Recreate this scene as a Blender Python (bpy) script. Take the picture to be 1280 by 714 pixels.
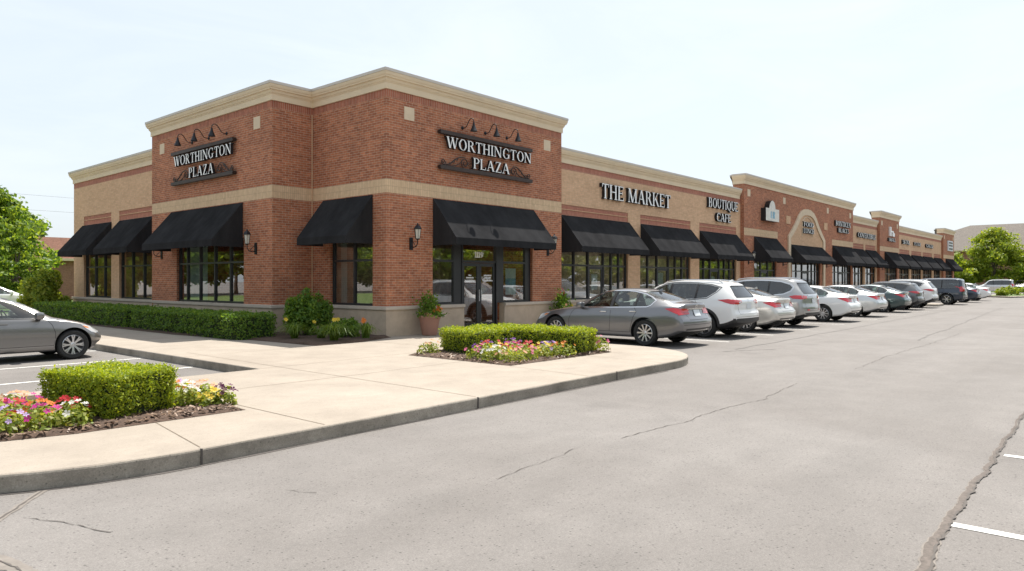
import bpy, bmesh, math, random
import numpy as np
from mathutils import Vector, Matrix
from mathutils.bvhtree import BVHTree

for o in list(bpy.data.objects):
    bpy.data.objects.remove(o, do_unlink=True)
SC = bpy.context.scene
COL = SC.collection
random.seed(7)
RNG = np.random.default_rng(7)
PI = math.pi

# ------------------------------------------------------------------ camera, sky, sun, exposure
YAW = math.radians(40.977)
cam_d = bpy.data.cameras.new('camera')
cam = bpy.data.objects.new('camera', cam_d)
COL.objects.link(cam)
cam.location = (-12.32, -15.16, 1.65)
cam.rotation_euler = (PI / 2, 0, YAW - PI / 2)
cam_d.sensor_width = 36
cam_d.lens = 36 * 898 / 1280
cam_d.shift_y = -6 / 1280
cam_d.clip_end = 2000
SC.camera = cam

SUN_DIR = Vector((.46, .105, 1)).normalized()
SUN_EL = math.asin(SUN_DIR.z)
SUN_AZ = math.atan2(SUN_DIR.x, SUN_DIR.y)
W = bpy.data.worlds.new('World')
SC.world = W
W.use_nodes = True
nt = W.node_tree
nt.nodes.clear()
wo = nt.nodes.new('ShaderNodeOutputWorld')
bg = nt.nodes.new('ShaderNodeBackground')
sky = nt.nodes.new('ShaderNodeTexSky')
sky.sky_type = 'NISHITA'
sky.sun_disc = False
sky.sun_elevation = SUN_EL
sky.sun_rotation = SUN_AZ
sky.air_density = 1.0
sky.dust_density = 3.0
sky.ozone_density = 1.2
bg.inputs['Strength'].default_value = 0.15
# thin summer haze veil and faint cirrus over the blue
tc = nt.nodes.new('ShaderNodeTexCoord')
mp = nt.nodes.new('ShaderNodeMapping')
mp.inputs['Scale'].default_value = (1.0, 1.6, 5.0)
nz = nt.nodes.new('ShaderNodeTexNoise')
nz.inputs['Scale'].default_value = 2.2
nz.inputs['Detail'].default_value = 6
nz.inputs['Roughness'].default_value = .62
nz.inputs['Distortion'].default_value = .6
rp = nt.nodes.new('ShaderNodeMapRange')
rp.inputs['From Min'].default_value = .42
rp.inputs['From Max'].default_value = .78
rp.inputs['To Min'].default_value = .0
rp.inputs['To Max'].default_value = .2
mx = nt.nodes.new('ShaderNodeMix')
mx.data_type = 'RGBA'
mx.inputs[7].default_value = (5.4, 5.55, 5.6, 1)
mh = nt.nodes.new('ShaderNodeMix')
mh.data_type = 'RGBA'
mh.inputs[0].default_value = .78
mh.inputs[7].default_value = (3.65, 3.98, 4.22, 1)
nt.links.new(tc.outputs['Generated'], mp.inputs['Vector'])
nt.links.new(mp.outputs['Vector'], nz.inputs['Vector'])
nt.links.new(nz.outputs['Fac'], rp.inputs['Value'])
nt.links.new(rp.outputs['Result'], mx.inputs[0])
nt.links.new(sky.outputs['Color'], mh.inputs[6])
nt.links.new(mh.outputs[2], mx.inputs[6])
nt.links.new(mx.outputs[2], bg.inputs['Color'])
nt.links.new(bg.outputs['Background'], wo.inputs['Surface'])

sd = bpy.data.lights.new('sun', 'SUN')
sd.energy = 4.9
sd.angle = math.radians(.55)
sd.color = (1, .95, .86)
sun = bpy.data.objects.new('sun', sd)
COL.objects.link(sun)
sun.rotation_euler = (-SUN_DIR).to_track_quat('-Z', 'Y').to_euler()
sun.location = (0, 0, 60)

SC.view_settings.view_transform = 'Standard'
SC.view_settings.look = 'None'
SC.view_settings.gamma = 1
SC.view_settings.use_curve_mapping = False
SC.view_settings.exposure = 0.66
SC.cycles.max_bounces = 8
SC.cycles.transparent_max_bounces = 24
SC.cycles.caustics_reflective = False
SC.cycles.caustics_refractive = False

# ------------------------------------------------------------------ materials
def newmat(name):
    m = bpy.data.materials.new(name)
    m.use_nodes = True
    t = m.node_tree
    b = t.nodes['Principled BSDF']
    return m, t, b

def sock(n, name, v):
    if name in n.inputs:
        n.inputs[name].default_value = v

def c4(c):
    return (c[0], c[1], c[2], 1)

def pm(name, col, rough=.6, metal=0., coat=0., noise=None, bump=None, spec=None, coatr=.03):
    """principled; noise=(scale, amount, [stretch]) varies the base colour, bump=(scale, strength)"""
    m, t, b = newmat(name)
    b.inputs['Base Color'].default_value = c4(col)
    b.inputs['Roughness'].default_value = rough
    b.inputs['Metallic'].default_value = metal
    sock(b, 'Coat Weight', coat)
    sock(b, 'Coat Roughness', coatr)
    if spec is not None:
        sock(b, 'Specular IOR Level', spec)
    if noise or bump:
        co = t.nodes.new('ShaderNodeTexCoord')
    if noise:
        n = t.nodes.new('ShaderNodeTexNoise')
        n.inputs['Scale'].default_value = noise[0]
        n.inputs['Detail'].default_value = 8
        n.inputs['Roughness'].default_value = .65
        src = co.outputs['Object']
        if len(noise) > 2:
            mpp = t.nodes.new('ShaderNodeMapping')
            mpp.inputs['Scale'].default_value = noise[2]
            t.links.new(src, mpp.inputs['Vector'])
            src = mpp.outputs['Vector']
        t.links.new(src, n.inputs['Vector'])
        r = t.nodes.new('ShaderNodeMapRange')
        r.inputs['From Min'].default_value = .3
        r.inputs['From Max'].default_value = .7
        r.inputs['To Min'].default_value = 1 - noise[1]
        r.inputs['To Max'].default_value = 1 + noise[1]
        t.links.new(n.outputs['Fac'], r.inputs['Value'])
        x = t.nodes.new('ShaderNodeVectorMath')
        x.operation = 'SCALE'
        x.inputs[0].default_value = col[:3]
        t.links.new(r.outputs['Result'], x.inputs['Scale'])
        t.links.new(x.outputs['Vector'], b.inputs['Base Color'])
    if bump:
        n2 = t.nodes.new('ShaderNodeTexNoise')
        n2.inputs['Scale'].default_value = bump[0]
        n2.inputs['Detail'].default_value = 6
        t.links.new(co.outputs['Object'], n2.inputs['Vector'])
        bp = t.nodes.new('ShaderNodeBump')
        bp.inputs['Strength'].default_value = bump[1]
        bp.inputs['Distance'].default_value = .01
        t.links.new(n2.outputs['Fac'], bp.inputs['Height'])
        t.links.new(bp.outputs['Normal'], b.inputs['Normal'])
    return m

def brick(name, c1, c2, mortar, bw=.203, bh=.0677, ms=.006, off=.5, vary=.25, v0=0.):
    m, t, b = newmat(name)
    uv = t.nodes.new('ShaderNodeUVMap')
    mpn = t.nodes.new('ShaderNodeMapping')
    mpn.inputs['Location'].default_value = (0, -v0, 0)
    t.links.new(uv.outputs['UV'], mpn.inputs['Vector'])
    k = t.nodes.new('ShaderNodeTexBrick')
    k.offset = off
    k.inputs['Scale'].default_value = 1
    k.inputs['Color1'].default_value = c4(c1)
    k.inputs['Color2'].default_value = c4(c2)
    k.inputs['Mortar'].default_value = c4(mortar)
    k.inputs['Mortar Size'].default_value = ms
    k.inputs['Mortar Smooth'].default_value = .2
    k.inputs['Bias'].default_value = -.1
    k.inputs['Brick Width'].default_value = bw
    k.inputs['Row Height'].default_value = bh
    t.links.new(mpn.outputs['Vector'], k.inputs['Vector'])
    # weathering: large soft stains and fine speckle
    n = t.nodes.new('ShaderNodeTexNoise')
    n.inputs['Scale'].default_value = 1.1
    n.inputs['Detail'].default_value = 7
    n.inputs['Roughness'].default_value = .7
    t.links.new(uv.outputs['UV'], n.inputs['Vector'])
    r = t.nodes.new('ShaderNodeMapRange')
    r.inputs['From Min'].default_value = .3
    r.inputs['From Max'].default_value = .7
    r.inputs['To Min'].default_value = 1 - vary * .5
    r.inputs['To Max'].default_value = 1 + vary * .5
    t.links.new(n.outputs['Fac'], r.inputs['Value'])
    n3 = t.nodes.new('ShaderNodeTexNoise')
    n3.inputs['Scale'].default_value = 9
    n3.inputs['Detail'].default_value = 3
    t.links.new(uv.outputs['UV'], n3.inputs['Vector'])
    r3 = t.nodes.new('ShaderNodeMapRange')
    r3.inputs['From Min'].default_value = .3
    r3.inputs['From Max'].default_value = .7
    r3.inputs['To Min'].default_value = 1 - vary * .6
    r3.inputs['To Max'].default_value = 1 + vary * .6
    t.links.new(n3.outputs['Fac'], r3.inputs['Value'])
    mu = t.nodes.new('ShaderNodeMath')
    mu.operation = 'MULTIPLY'
    t.links.new(r.outputs['Result'], mu.inputs[0])
    t.links.new(r3.outputs['Result'], mu.inputs[1])
    x = t.nodes.new('ShaderNodeVectorMath')
    x.operation = 'SCALE'
    t.links.new(k.outputs['Color'], x.inputs[0])
    t.links.new(mu.outputs['Value'], x.inputs['Scale'])
    t.links.new(x.outputs['Vector'], b.inputs['Base Color'])
    b.inputs['Roughness'].default_value = .85
    sock(b, 'Specular IOR Level', .25)
    bp = t.nodes.new('ShaderNodeBump')
    bp.invert = True
    bp.inputs['Strength'].default_value = .5
    bp.inputs['Distance'].default_value = .006
    t.links.new(k.outputs['Fac'], bp.inputs['Height'])
    t.links.new(bp.outputs['Normal'], b.inputs['Normal'])
    return m

def glass(name, tint=(.55, .6, .58), base=.16, rough=.0, refl=(1, 1, 1)):
    m = bpy.data.materials.new(name)
    m.use_nodes = True
    t = m.node_tree
    t.nodes.clear()
    o = t.nodes.new('ShaderNodeOutputMaterial')
    tr = t.nodes.new('ShaderNodeBsdfTransparent')
    tr.inputs['Color'].default_value = c4(tint)
    g = t.nodes.new('ShaderNodeBsdfGlossy')
    g.inputs['Roughness'].default_value = rough
    g.inputs['Color'].default_value = c4(refl)
    ge = t.nodes.new('ShaderNodeNewGeometry')
    dt = t.nodes.new('ShaderNodeVectorMath')
    dt.operation = 'DOT_PRODUCT'
    t.links.new(ge.outputs['Normal'], dt.inputs[0])
    t.links.new(ge.outputs['Incoming'], dt.inputs[1])
    def mth(op, a, b=None):
        x = t.nodes.new('ShaderNodeMath')
        x.operation = op
        for k, v in ((0, a), (1, b)):
            if v is None:
                continue
            if isinstance(v, (int, float)):
                x.inputs[k].default_value = v
            else:
                t.links.new(v, x.inputs[k])
        return x.outputs[0]
    c = mth('ABSOLUTE', dt.outputs['Value'])
    f5 = mth('POWER', mth('SUBTRACT', 1., c), 4.5)
    fac = mth('ADD', base, mth('MULTIPLY', f5, 1. - base))
    mi = t.nodes.new('ShaderNodeMixShader')
    t.links.new(fac, mi.inputs['Fac'])
    t.links.new(tr.outputs['BSDF'], mi.inputs[1])
    t.links.new(g.outputs['BSDF'], mi.inputs[2])
    t.links.new(mi.outputs['Shader'], o.inputs['Surface'])
    return m

def leafmat(name, cols, trans=.45, tcol=None, rough=.5):
    """cols: list of colours spread over leaves at random; part of the light passes through"""
    m = bpy.data.materials.new(name)
    m.use_nodes = True
    t = m.node_tree
    t.nodes.clear()
    o = t.nodes.new('ShaderNodeOutputMaterial')
    ge = t.nodes.new('ShaderNodeNewGeometry')
    cr = t.nodes.new('ShaderNodeValToRGB')
    el = cr.color_ramp.elements
    while len(el) < len(cols):
        el.new(.5)
    for i, c in enumerate(cols):
        el[i].position = i / max(1, len(cols) - 1)
        el[i].color = c4(c)
    t.links.new(ge.outputs['Random Per Island'], cr.inputs['Fac'])
    p = t.nodes.new('ShaderNodeBsdfPrincipled')
    p.inputs['Roughness'].default_value = rough
    sock(p, 'Specular IOR Level', .35)
    t.links.new(cr.outputs['Color'], p.inputs['Base Color'])
    tl = t.nodes.new('ShaderNodeBsdfTranslucent')
    x = t.nodes.new('ShaderNodeMix')
    x.data_type = 'RGBA'
    x.blend_type = 'MULTIPLY'
    x.inputs[0].default_value = 1
    x.inputs[7].default_value = c4(tcol or (1.7, 1.6, .7))
    t.links.new(cr.outputs['Color'], x.inputs[6])
    t.links.new(x.outputs[2], tl.inputs['Color'])
    mi = t.nodes.new('ShaderNodeMixShader')
    mi.inputs['Fac'].default_value = trans
    t.links.new(p.outputs['BSDF'], mi.inputs[1])
    t.links.new(tl.outputs['BSDF'], mi.inputs[2])
    t.links.new(mi.outputs['Shader'], o.inputs['Surface'])
    return m

def ground_mat(name, c_lo, c_hi, speck, rough, stain=.12, streak=None):
    """mineral surface: broad patches, blotches, fine aggregate specks"""
    m, t, b = newmat(name)
    co = t.nodes.new('ShaderNodeTexCoord')
    def noise(sc, det, ro, vec=None, dist=0):
        n = t.nodes.new('ShaderNodeTexNoise')
        n.inputs['Scale'].default_value = sc
        n.inputs['Detail'].default_value = det
        n.inputs['Roughness'].default_value = ro
        n.inputs['Distortion'].default_value = dist
        t.links.new(vec or co.outputs['Object'], n.inputs['Vector'])
        return n.outputs['Fac']
    def mrange(s, a, bb, lo, hi):
        r = t.nodes.new('ShaderNodeMapRange')
        for k, v in (('From Min', a), ('From Max', bb), ('To Min', lo), ('To Max', hi)):
            r.inputs[k].default_value = v
        t.links.new(s, r.inputs['Value'])
        return r.outputs['Result']
    def mul(a, bb):
        x = t.nodes.new('ShaderNodeMath')
        x.operation = 'MULTIPLY'
        t.links.new(a, x.inputs[0])
        t.links.new(bb, x.inputs[1])
        return x.outputs['Value']
    base = t.nodes.new('ShaderNodeMix')
    base.data_type = 'RGBA'
    base.inputs[6].default_value = c4(c_lo)
    base.inputs[7].default_value = c4(c_hi)
    t.links.new(mrange(noise(.22, 6, .6, dist=.6), .35, .65, 0, 1), base.inputs[0])
    f = mrange(noise(1.7, 8, .7), .3, .7, 1 - stain, 1 + stain)
    f = mul(f, mrange(noise(75, 3, .7), .3, .7, 1 - speck, 1 + speck))
    f = mul(f, mrange(noise(210, 2, .6), .3, .7, 1 - speck, 1 + speck))
    # scattered dark pits
    v = t.nodes.new('ShaderNodeTexVoronoi')
    v.inputs['Scale'].default_value = 34
    t.links.new(co.outputs['Object'], v.inputs['Vector'])
    sx = t.nodes.new('ShaderNodeSeparateColor')
    t.links.new(v.outputs['Color'], sx.inputs['Color'])
    pit = t.nodes.new('ShaderNodeMath')
    pit.operation = 'MAXIMUM'
    t.links.new(mrange(v.outputs['Distance'], .12, .34, 1 - speck * 2.6, 1), pit.inputs[0])
    t.links.new(mrange(sx.outputs['Red'], .72, .78, 1, 0), pit.inputs[1])
    f = mul(f, pit.outputs['Value'])
    f = mul(f, mrange(noise(24, 4, .75), .3, .7, 1 - speck * .5, 1 + speck * .5))
    if streak:
        # old oil drips and spills
        vo = t.nodes.new('ShaderNodeTexVoronoi')
        vo.inputs['Scale'].default_value = .62
        wv = t.nodes.new('ShaderNodeVectorMath')
        wv.operation = 'ADD'
        wn = t.nodes.new('ShaderNodeTexNoise')
        wn.inputs['Scale'].default_value = 2.5
        wn.inputs['Detail'].default_value = 5
        t.links.new(co.outputs['Object'], wn.inputs['Vector'])
        ws = t.nodes.new('ShaderNodeVectorMath')
        ws.operation = 'SCALE'
        ws.inputs['Scale'].default_value = .5
        t.links.new(wn.outputs['Color'], ws.inputs[0])
        t.links.new(co.outputs['Object'], wv.inputs[0])
        t.links.new(ws.outputs['Vector'], wv.inputs[1])
        t.links.new(wv.outputs['Vector'], vo.inputs['Vector'])
        f = mul(f, mrange(vo.outputs['Distance'], .05, .22, .89, 1))
        mpp = t.nodes.new('ShaderNodeMapping')
        mpp.inputs['Scale'].default_value = streak[0]
        t.links.new(co.outputs['Object'], mpp.inputs['Vector'])
        f = mul(f, mrange(noise(1, 6, .6, mpp.outputs['Vector']), .3, .7, 1 - streak[1], 1 + streak[1]))
    x = t.nodes.new('ShaderNodeVectorMath')
    x.operation = 'SCALE'
    t.links.new(base.outputs[2], x.inputs[0])
    t.links.new(f, x.inputs['Scale'])
    t.links.new(x.outputs['Vector'], b.inputs['Base Color'])
    b.inputs['Roughness'].default_value = rough
    sock(b, 'Specular IOR Level', .35)
    bp = t.nodes.new('ShaderNodeBump')
    bp.inputs['Strength'].default_value = .45
    bp.inputs['Distance'].default_value = .01
    t.links.new(noise(140, 4, .7), bp.inputs['Height'])
    t.links.new(bp.outputs['Normal'], b.inputs['Normal'])
    return m

M = {}
M['asphalt'] = ground_mat('asphalt', (.164, .150, .141), (.194, .180, .171), .20, .85, .09, ((.05, 1.1, 1), .06))
M['concrete'] = ground_mat('concrete', (.30, .256, .212), (.335, .29, .243), .07, .8, .12)
M['kerb'] = ground_mat('kerb', (.25, .222, .186), (.36, .325, .278), .16, .9, .4)
M['crackfill'] = pm('crack_fill', (.118, .098, .086), .9, noise=(30, .35))
M['crackdark'] = pm('crack_dark', (.10, .088, .08), .95)
M['crackside'] = pm('crack_edge', (.19, .168, .15), .9, noise=(14, .2))
M['tarseam'] = pm('tar_seam', (.125, .115, .108), .85, noise=(10, .2))
M['joint'] = pm('joint', (.17, .135, .10), .95, noise=(6, .25))
M['paint'] = pm('road_paint', (.60, .59, .565), .7, noise=(12, .14))
M['mulch'] = pm('mulch', (.075, .046, .032), .95, noise=(26, .5), bump=(40, 1.))
M['chip'] = leafmat('bark_chip', [(.07, .04, .026), (.17, .105, .07), (.27, .18, .125), (.12, .075, .05)], 0.)
M['red'] = brick('red_brick', (.45, .168, .088), (.28, .096, .055), (.43, .315, .225), ms=.0064, vary=.26)
M['redsold'] = brick('red_soldier_brick', (.40, .138, .083), (.28, .09, .056), (.48, .37, .28), .0677, .203, .0055, 0., .2, 6.40)
M['tan'] = brick('tan_brick', (.66, .43, .27), (.57, .36, .22), (.54, .39, .27), ms=.005, vary=.14)
M['tansold'] = brick('tan_soldier_brick', (.66, .48, .31), (.59, .42, .265), (.42, .30, .20), .0677, .185, .005, 0., .14, 4.02)
M['panel'] = brick('panel_brick', (.42, .175, .12), (.35, .135, .095), (.46, .31, .23), .0677, .33, .004, 0., .16, 4.02)
M['stonebase'] = pm('stone_base', (.47, .375, .285), .85, noise=(2.2, .16), bump=(60, .3))
M['ledge'] = pm('stone_ledge', (.50, .43, .36), .8, noise=(3, .1))
M['cornice'] = pm('cornice', (.70, .57, .40), .75, noise=(1.2, .06))
M['cap'] = pm('metal_coping', (.56, .51, .45), .5, .3)
M['square'] = pm('cream_stone', (.66, .53, .38), .8, noise=(4, .08))
M['frame'] = pm('window_frame', (.018, .018, .02), .4)
M['glass'] = glass('shop_glass', (.58, .66, .66), .28)
M['interior'] = pm('shop_interior', (.42, .37, .32), .9, noise=(1.5, .5))
M['shopfloor'] = pm('shop_floor', (.22, .18, .15), .5)
M['blind'] = pm('blind', (.62, .66, .60), .8)
M['poster'] = pm('paper', (.72, .70, .64), .8, noise=(5, .15))
M['posterblue'] = pm('paper_blue', (.25, .42, .52), .7, noise=(6, .4))
M['canvas'] = pm('black_canvas', (.031, .031, .033), .9, noise=(1.6, .3, (1, 1, .35)), bump=(500, .1), spec=.0)
M['white'] = pm('letter_face', (.9, .9, .89), .35)
M['black'] = pm('letter_return', (.012, .012, .014), .45)
M['bronze'] = pm('bronze_metal', (.055, .038, .033), .5, .4, noise=(6, .2))
M['iron'] = pm('black_iron', (.02, .02, .024), .45, .5)
M['lampglass'] = pm('lamp_glass', (.55, .53, .46), .25)
M['copper'] = pm('pot', (.33, .17, .125), .6, noise=(3, .1))
M['soil'] = pm('soil', (.045, .03, .022), .95, bump=(40, .8))
M['roof'] = pm('flat_roof', (.3, .29, .28), .9)
M['shingle'] = brick('roof_shingle', (.16, .138, .12), (.125, .108, .095), (.085, .075, .065), .3, .16, .012, .5, .2)
M['brownbrick'] = brick('brown_brick', (.30, .14, .10), (.24, .11, .08), (.35, .25, .2))
M['bark'] = pm('bark', (.11, .085, .065), .9, noise=(9, .4, (1, 1, .2)), bump=(30, .8))
M['grass'] = pm('grass', (.10, .15, .035), .9, noise=(3, .4), bump=(60, 1.))
M['rubber'] = pm('tyre_rubber', (.018, .018, .018), .75)
M['alloy'] = pm('alloy_rim', (.62, .62, .63), .28, .9)
M['alloydark'] = pm('rim_dark', (.02, .02, .022), .5)
M['chrome'] = pm('chrome', (.75, .75, .76), .12, 1.)
M['plastic'] = pm('black_plastic', (.022, .022, .024), .5)
M['carglass'] = glass('car_glass', (.62, .70, .66), .09)
M['carglassdark'] = glass('car_glass_dark', (.15, .18, .19), .10)
M['taillight'] = pm('tail_light', (.55, .012, .022), .12, coat=1.)
M['taildark'] = pm('tail_light_band', (.32, .008, .014), .15, coat=1.)
M['headlight'] = pm('head_light', (.62, .64, .66), .08, .3, coat=1.)
M['amber'] = pm('amber_lens', (.75, .22, .04), .15, coat=1.)
M['plate'] = pm('number_plate', (.66, .69, .72), .4)
M['seatdark'] = pm('seat_dark', (.05, .05, .05), .8)
M['seattan'] = pm('seat_light', (.30, .26, .21), .8)
M['under'] = pm('car_underside', (.012, .012, .012), .8)
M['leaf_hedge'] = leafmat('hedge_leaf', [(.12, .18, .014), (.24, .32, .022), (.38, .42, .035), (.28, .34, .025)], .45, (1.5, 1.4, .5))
M['leaf_shade'] = leafmat('shaded_leaf', [(.06, .13, .02), (.11, .20, .03), (.20, .29, .04)], .44)  # darker greens than the sunny hedges: the building's shade put into the leaf colour
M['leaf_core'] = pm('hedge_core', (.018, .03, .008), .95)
M['leaf_tree'] = leafmat('tree_leaf', [(.055, .11, .017), (.11, .19, .027), (.20, .28, .038), (.28, .345, .05)], .48)
M['leaf_far'] = leafmat('far_leaf', [(.035, .06, .012), (.07, .105, .018), (.11, .15, .024)], .35)
M['leaf_lime'] = leafmat('lime_leaf', [(.12, .19, .02), (.22, .28, .03), (.33, .36, .05)], .4)
M['leaf_yel'] = leafmat('bedding_leaf', [(.17, .23, .03), (.32, .36, .05), (.11, .17, .025), (.36, .32, .06)], .4)
M['leaf_lily'] = leafmat('lily_leaf', [(.07, .13, .02), (.12, .19, .03), (.17, .23, .04)], .4)

# ------------------------------------------------------------------ mesh helpers
def link(o, parent=None):
    COL.objects.link(o)
    if parent:
        o.parent = parent
    return o

class MB:
    def __init__(s):
        s.v, s.f, s.m = [], [], []
    def poly(s, pts, m=0):
        n = len(s.v)
        s.v += [tuple(p) for p in pts]
        s.f.append(tuple(range(n, n + len(pts))))
        s.m.append(m)
    def raw(s, vs, fs, m=0):
        n = len(s.v)
        s.v += [tuple(p) for p in vs]
        s.f += [tuple(i + n for i in f) for f in fs]
        s.m += [m] * len(fs)
    def hexa(s, a, m=0, skip=()):
        """8 points: bottom ring 0-3, top ring 4-7"""
        F = [(3, 2, 1, 0), (4, 5, 6, 7), (0, 1, 5, 4), (1, 2, 6, 5), (2, 3, 7, 6), (3, 0, 4, 7)]
        s.raw(a, [f for i, f in enumerate(F) if i not in skip], m)
    def box(s, x0, x1, y0, y1, z0, z1, m=0):
        s.hexa([(x0, y0, z0), (x1, y0, z0), (x1, y1, z0), (x0, y1, z0), (x0, y0, z1), (x1, y0, z1), (x1, y1, z1), (x0, y1, z1)], m)
    def rbox(s, x0, x1, y0, y1, z0, z1, b, m=0):
        """box with bevelled edges"""
        bm = bmesh.new()
        r = bmesh.ops.create_cube(bm, size=1)
        for v in bm.verts:
            v.co = Vector(((x0 + x1) / 2 + v.co.x * (x1 - x0), (y0 + y1) / 2 + v.co.y * (y1 - y0), (z0 + z1) / 2 + v.co.z * (z1 - z0)))
        bmesh.ops.bevel(bm, geom=list(bm.edges), offset=b, segments=2, affect='EDGES', profile=.5)
        bm.verts.index_update()
        s.raw([v.co for v in bm.verts], [[v.index for v in f.verts] for f in bm.faces], m)
        bm.free()
    def tube(s, path, r, n=8, m=0, cap=True):
        P = [Vector(p) for p in path]
        R = r if isinstance(r, (list, tuple)) else [r] * len(P)
        rings = []
        up = None
        for i, p in enumerate(P):
            d = (P[min(i + 1, len(P) - 1)] - P[max(i - 1, 0)]).normalized()
            if up is None:
                up = Vector((0, 0, 1)) if abs(d.z) < .9 else Vector((1, 0, 0))
            a = d.cross(up)
            a.normalize()
            b = a.cross(d)
            up = b
            rings.append([p + (a * math.cos(2 * PI * k / n) + b * math.sin(2 * PI * k / n)) * R[i] for k in range(n)])
        vs = [q for g in rings for q in g]
        fs = []
        for i in range(len(P) - 1):
            for k in range(n):
                fs.append((i * n + k, i * n + (k + 1) % n, (i + 1) * n + (k + 1) % n, (i + 1) * n + k))
        if cap:
            fs.append(tuple(range(n - 1, -1, -1)))
            fs.append(tuple((len(P) - 1) * n + k for k in range(n)))
        s.raw(vs, fs, m)
    def lathe(s, prof, n=24, m=0, mat=None, cap=True):
        """prof = [(r, z)...] around z, optional 4x4 matrix"""
        vs, fs = [], []
        for r, z in prof:
            for k in range(n):
                p = Vector((r * math.cos(2 * PI * k / n), r * math.sin(2 * PI * k / n), z))
                vs.append(mat @ p if mat else p)
        for i in range(len(prof) - 1):
            for k in range(n):
                fs.append((i * n + k, i * n + (k + 1) % n, (i + 1) * n + (k + 1) % n, (i + 1) * n + k))
        if cap:
            if prof[0][0] > 1e-4:
                fs.append(tuple(range(n - 1, -1, -1)))
            if prof[-1][0] > 1e-4:
                fs.append(tuple((len(prof) - 1) * n + k for k in range(n)))
        s.raw(vs, fs, m)
    def build(s, name, mats, parent=None, smooth=None, recalc=True):
        me = bpy.data.meshes.new(name)
        me.from_pydata(s.v, [], s.f)
        if not isinstance(mats, (list, tuple)):
            mats = [mats]
        for k in mats:
            me.materials.append(M[k] if isinstance(k, str) else k)
        me.polygons.foreach_set('material_index', s.m)
        bm = bmesh.new()
        bm.from_mesh(me)
        if smooth is not None:
            bmesh.ops.remove_doubles(bm, verts=bm.verts, dist=1e-4)
        if recalc:
            bmesh.ops.recalc_face_normals(bm, faces=bm.faces)
        bm.normal_update()
        uvl = bm.loops.layers.uv.new('UVMap')
        for f in bm.faces:
            n = f.normal
            ax = max(range(3), key=lambda i: abs(n[i]))
            for l in f.loops:
                c = l.vert.co
                l[uvl].uv = (c.y, c.z) if ax == 0 else ((c.x, c.z) if ax == 1 else (c.x, c.y))
        if smooth is not None:
            for f in bm.faces:
                f.smooth = True
            for e in bm.edges:
                if len(e.link_faces) != 2 or e.calc_face_angle(0) > smooth:
                    e.smooth = False
        bm.to_mesh(me)
        bm.free()
        o = bpy.data.objects.new(name, me)
        return link(o, parent)

def fastmesh(name, V, F, mats, parent=None, mi=None, smooth=False):
    """numpy verts (n,3) and quads (m,4)"""
    me = bpy.data.meshes.new(name)
    me.vertices.add(len(V))
    me.vertices.foreach_set('co', np.asarray(V, dtype=np.float32).ravel())
    k = F.shape[1]
    me.loops.add(F.size)
    me.loops.foreach_set('vertex_index', np.asarray(F, dtype=np.int32).ravel())
    me.polygons.add(len(F))
    me.polygons.foreach_set('loop_start', np.arange(0, F.size, k, dtype=np.int32))
    me.polygons.foreach_set('loop_total', np.full(len(F), k, dtype=np.int32))
    if mi is not None:
        me.polygons.foreach_set('material_index', np.asarray(mi, dtype=np.int32))
    for q in (mats if isinstance(mats, (list, tuple)) else [mats]):
        me.materials.append(M[q] if isinstance(q, str) else q)
    me.update(calc_edges=True)
    me.validate()
    o = bpy.data.objects.new(name, me)
    return link(o, parent)

def tag(o, label, cat, group=None):
    o['label'] = label
    o['category'] = cat
    if group:
        o['group'] = group
    return o

def thing(name, label, cat, loc=(0, 0, 0), rz=0, group=None):
    o = bpy.data.objects.new(name, None)
    o.empty_display_size = .3
    o.location = loc
    o.rotation_euler = (0, 0, rz)
    link(o)
    return tag(o, label, cat, group)

def struct(o):
    o['kind'] = 'structure'
    return o

def kids(o):
    return [c for c in bpy.data.objects if c.parent == o]

def dup(root, loc, rz, label, group=None, scale=None, mat=None, link_children=True):
    """copy of a thing with copies of its parts and sub-parts; mat swaps one material"""
    r = root.copy()
    COL.objects.link(r)
    r.location = loc
    r.rotation_euler = (0, 0, rz)
    if scale:
        r.scale = scale
    r['label'] = label
    if group:
        r['group'] = group
    def rec(src, par):
        for ch in kids(src):
            c = ch.copy()
            COL.objects.link(c)
            c.parent = par
            if mat and c.data:
                for i, sl in enumerate(c.material_slots):
                    if sl.material in mat:
                        sl.link = 'OBJECT'
                        sl.material = mat[ch.material_slots[i].material]
            rec(ch, c)
    rec(root, r)
    return r

class Fr:
    """facade frame: u runs along the wall, d outwards, z up"""
    def __init__(s, o, u, n):
        s.o, s.u, s.n = Vector((o[0], o[1], 0)), Vector((u[0], u[1], 0)), Vector((n[0], n[1], 0))
    def P(s, u, d, z):
        return s.o + s.u * u + s.n * d + Vector((0, 0, z))
    def box(s, mb, u0, u1, d0, d1, z0, z1, m=0):
        mb.hexa([s.P(u0, d1, z0), s.P(u1, d1, z0), s.P(u1, d0, z0), s.P(u0, d0, z0),
                 s.P(u0, d1, z1), s.P(u1, d1, z1), s.P(u1, d0, z1), s.P(u0, d0, z1)], m)
    def quad(s, mb, u0, u1, z0, z1, d=0., m=0):
        mb.poly([s.P(u0, d, z0), s.P(u1, d, z0), s.P(u1, d, z1), s.P(u0, d, z1)], m)

# ------------------------------------------------------------------ setting: ground, pavement, kerbs, markings
def lbuild(mb, name, mats, parent, smooth=None, recalc=True):
    """mesh given in world coordinates under an unrotated parent chain"""
    off = Vector((0, 0, 0))
    p = parent
    while p:
        off += Vector(p.location)
        p = p.parent
    mb.v = [(a[0] - off.x, a[1] - off.y, a[2] - off.z) for a in mb.v]
    return mb.build(name, mats, parent, smooth, recalc)

def sheet(name, pts, z, mat):
    mb = MB()
    mb.poly([(x, y, z) for x, y in pts])
    return struct(mb.build(name, mat))

def sq(x0, y0, x1, y1):
    return [(x0, y0), (x1, y0), (x1, y1), (x0, y1)]

sheet('ground', sq(-600, -600, 1200, 900), 0., 'asphalt')

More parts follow.
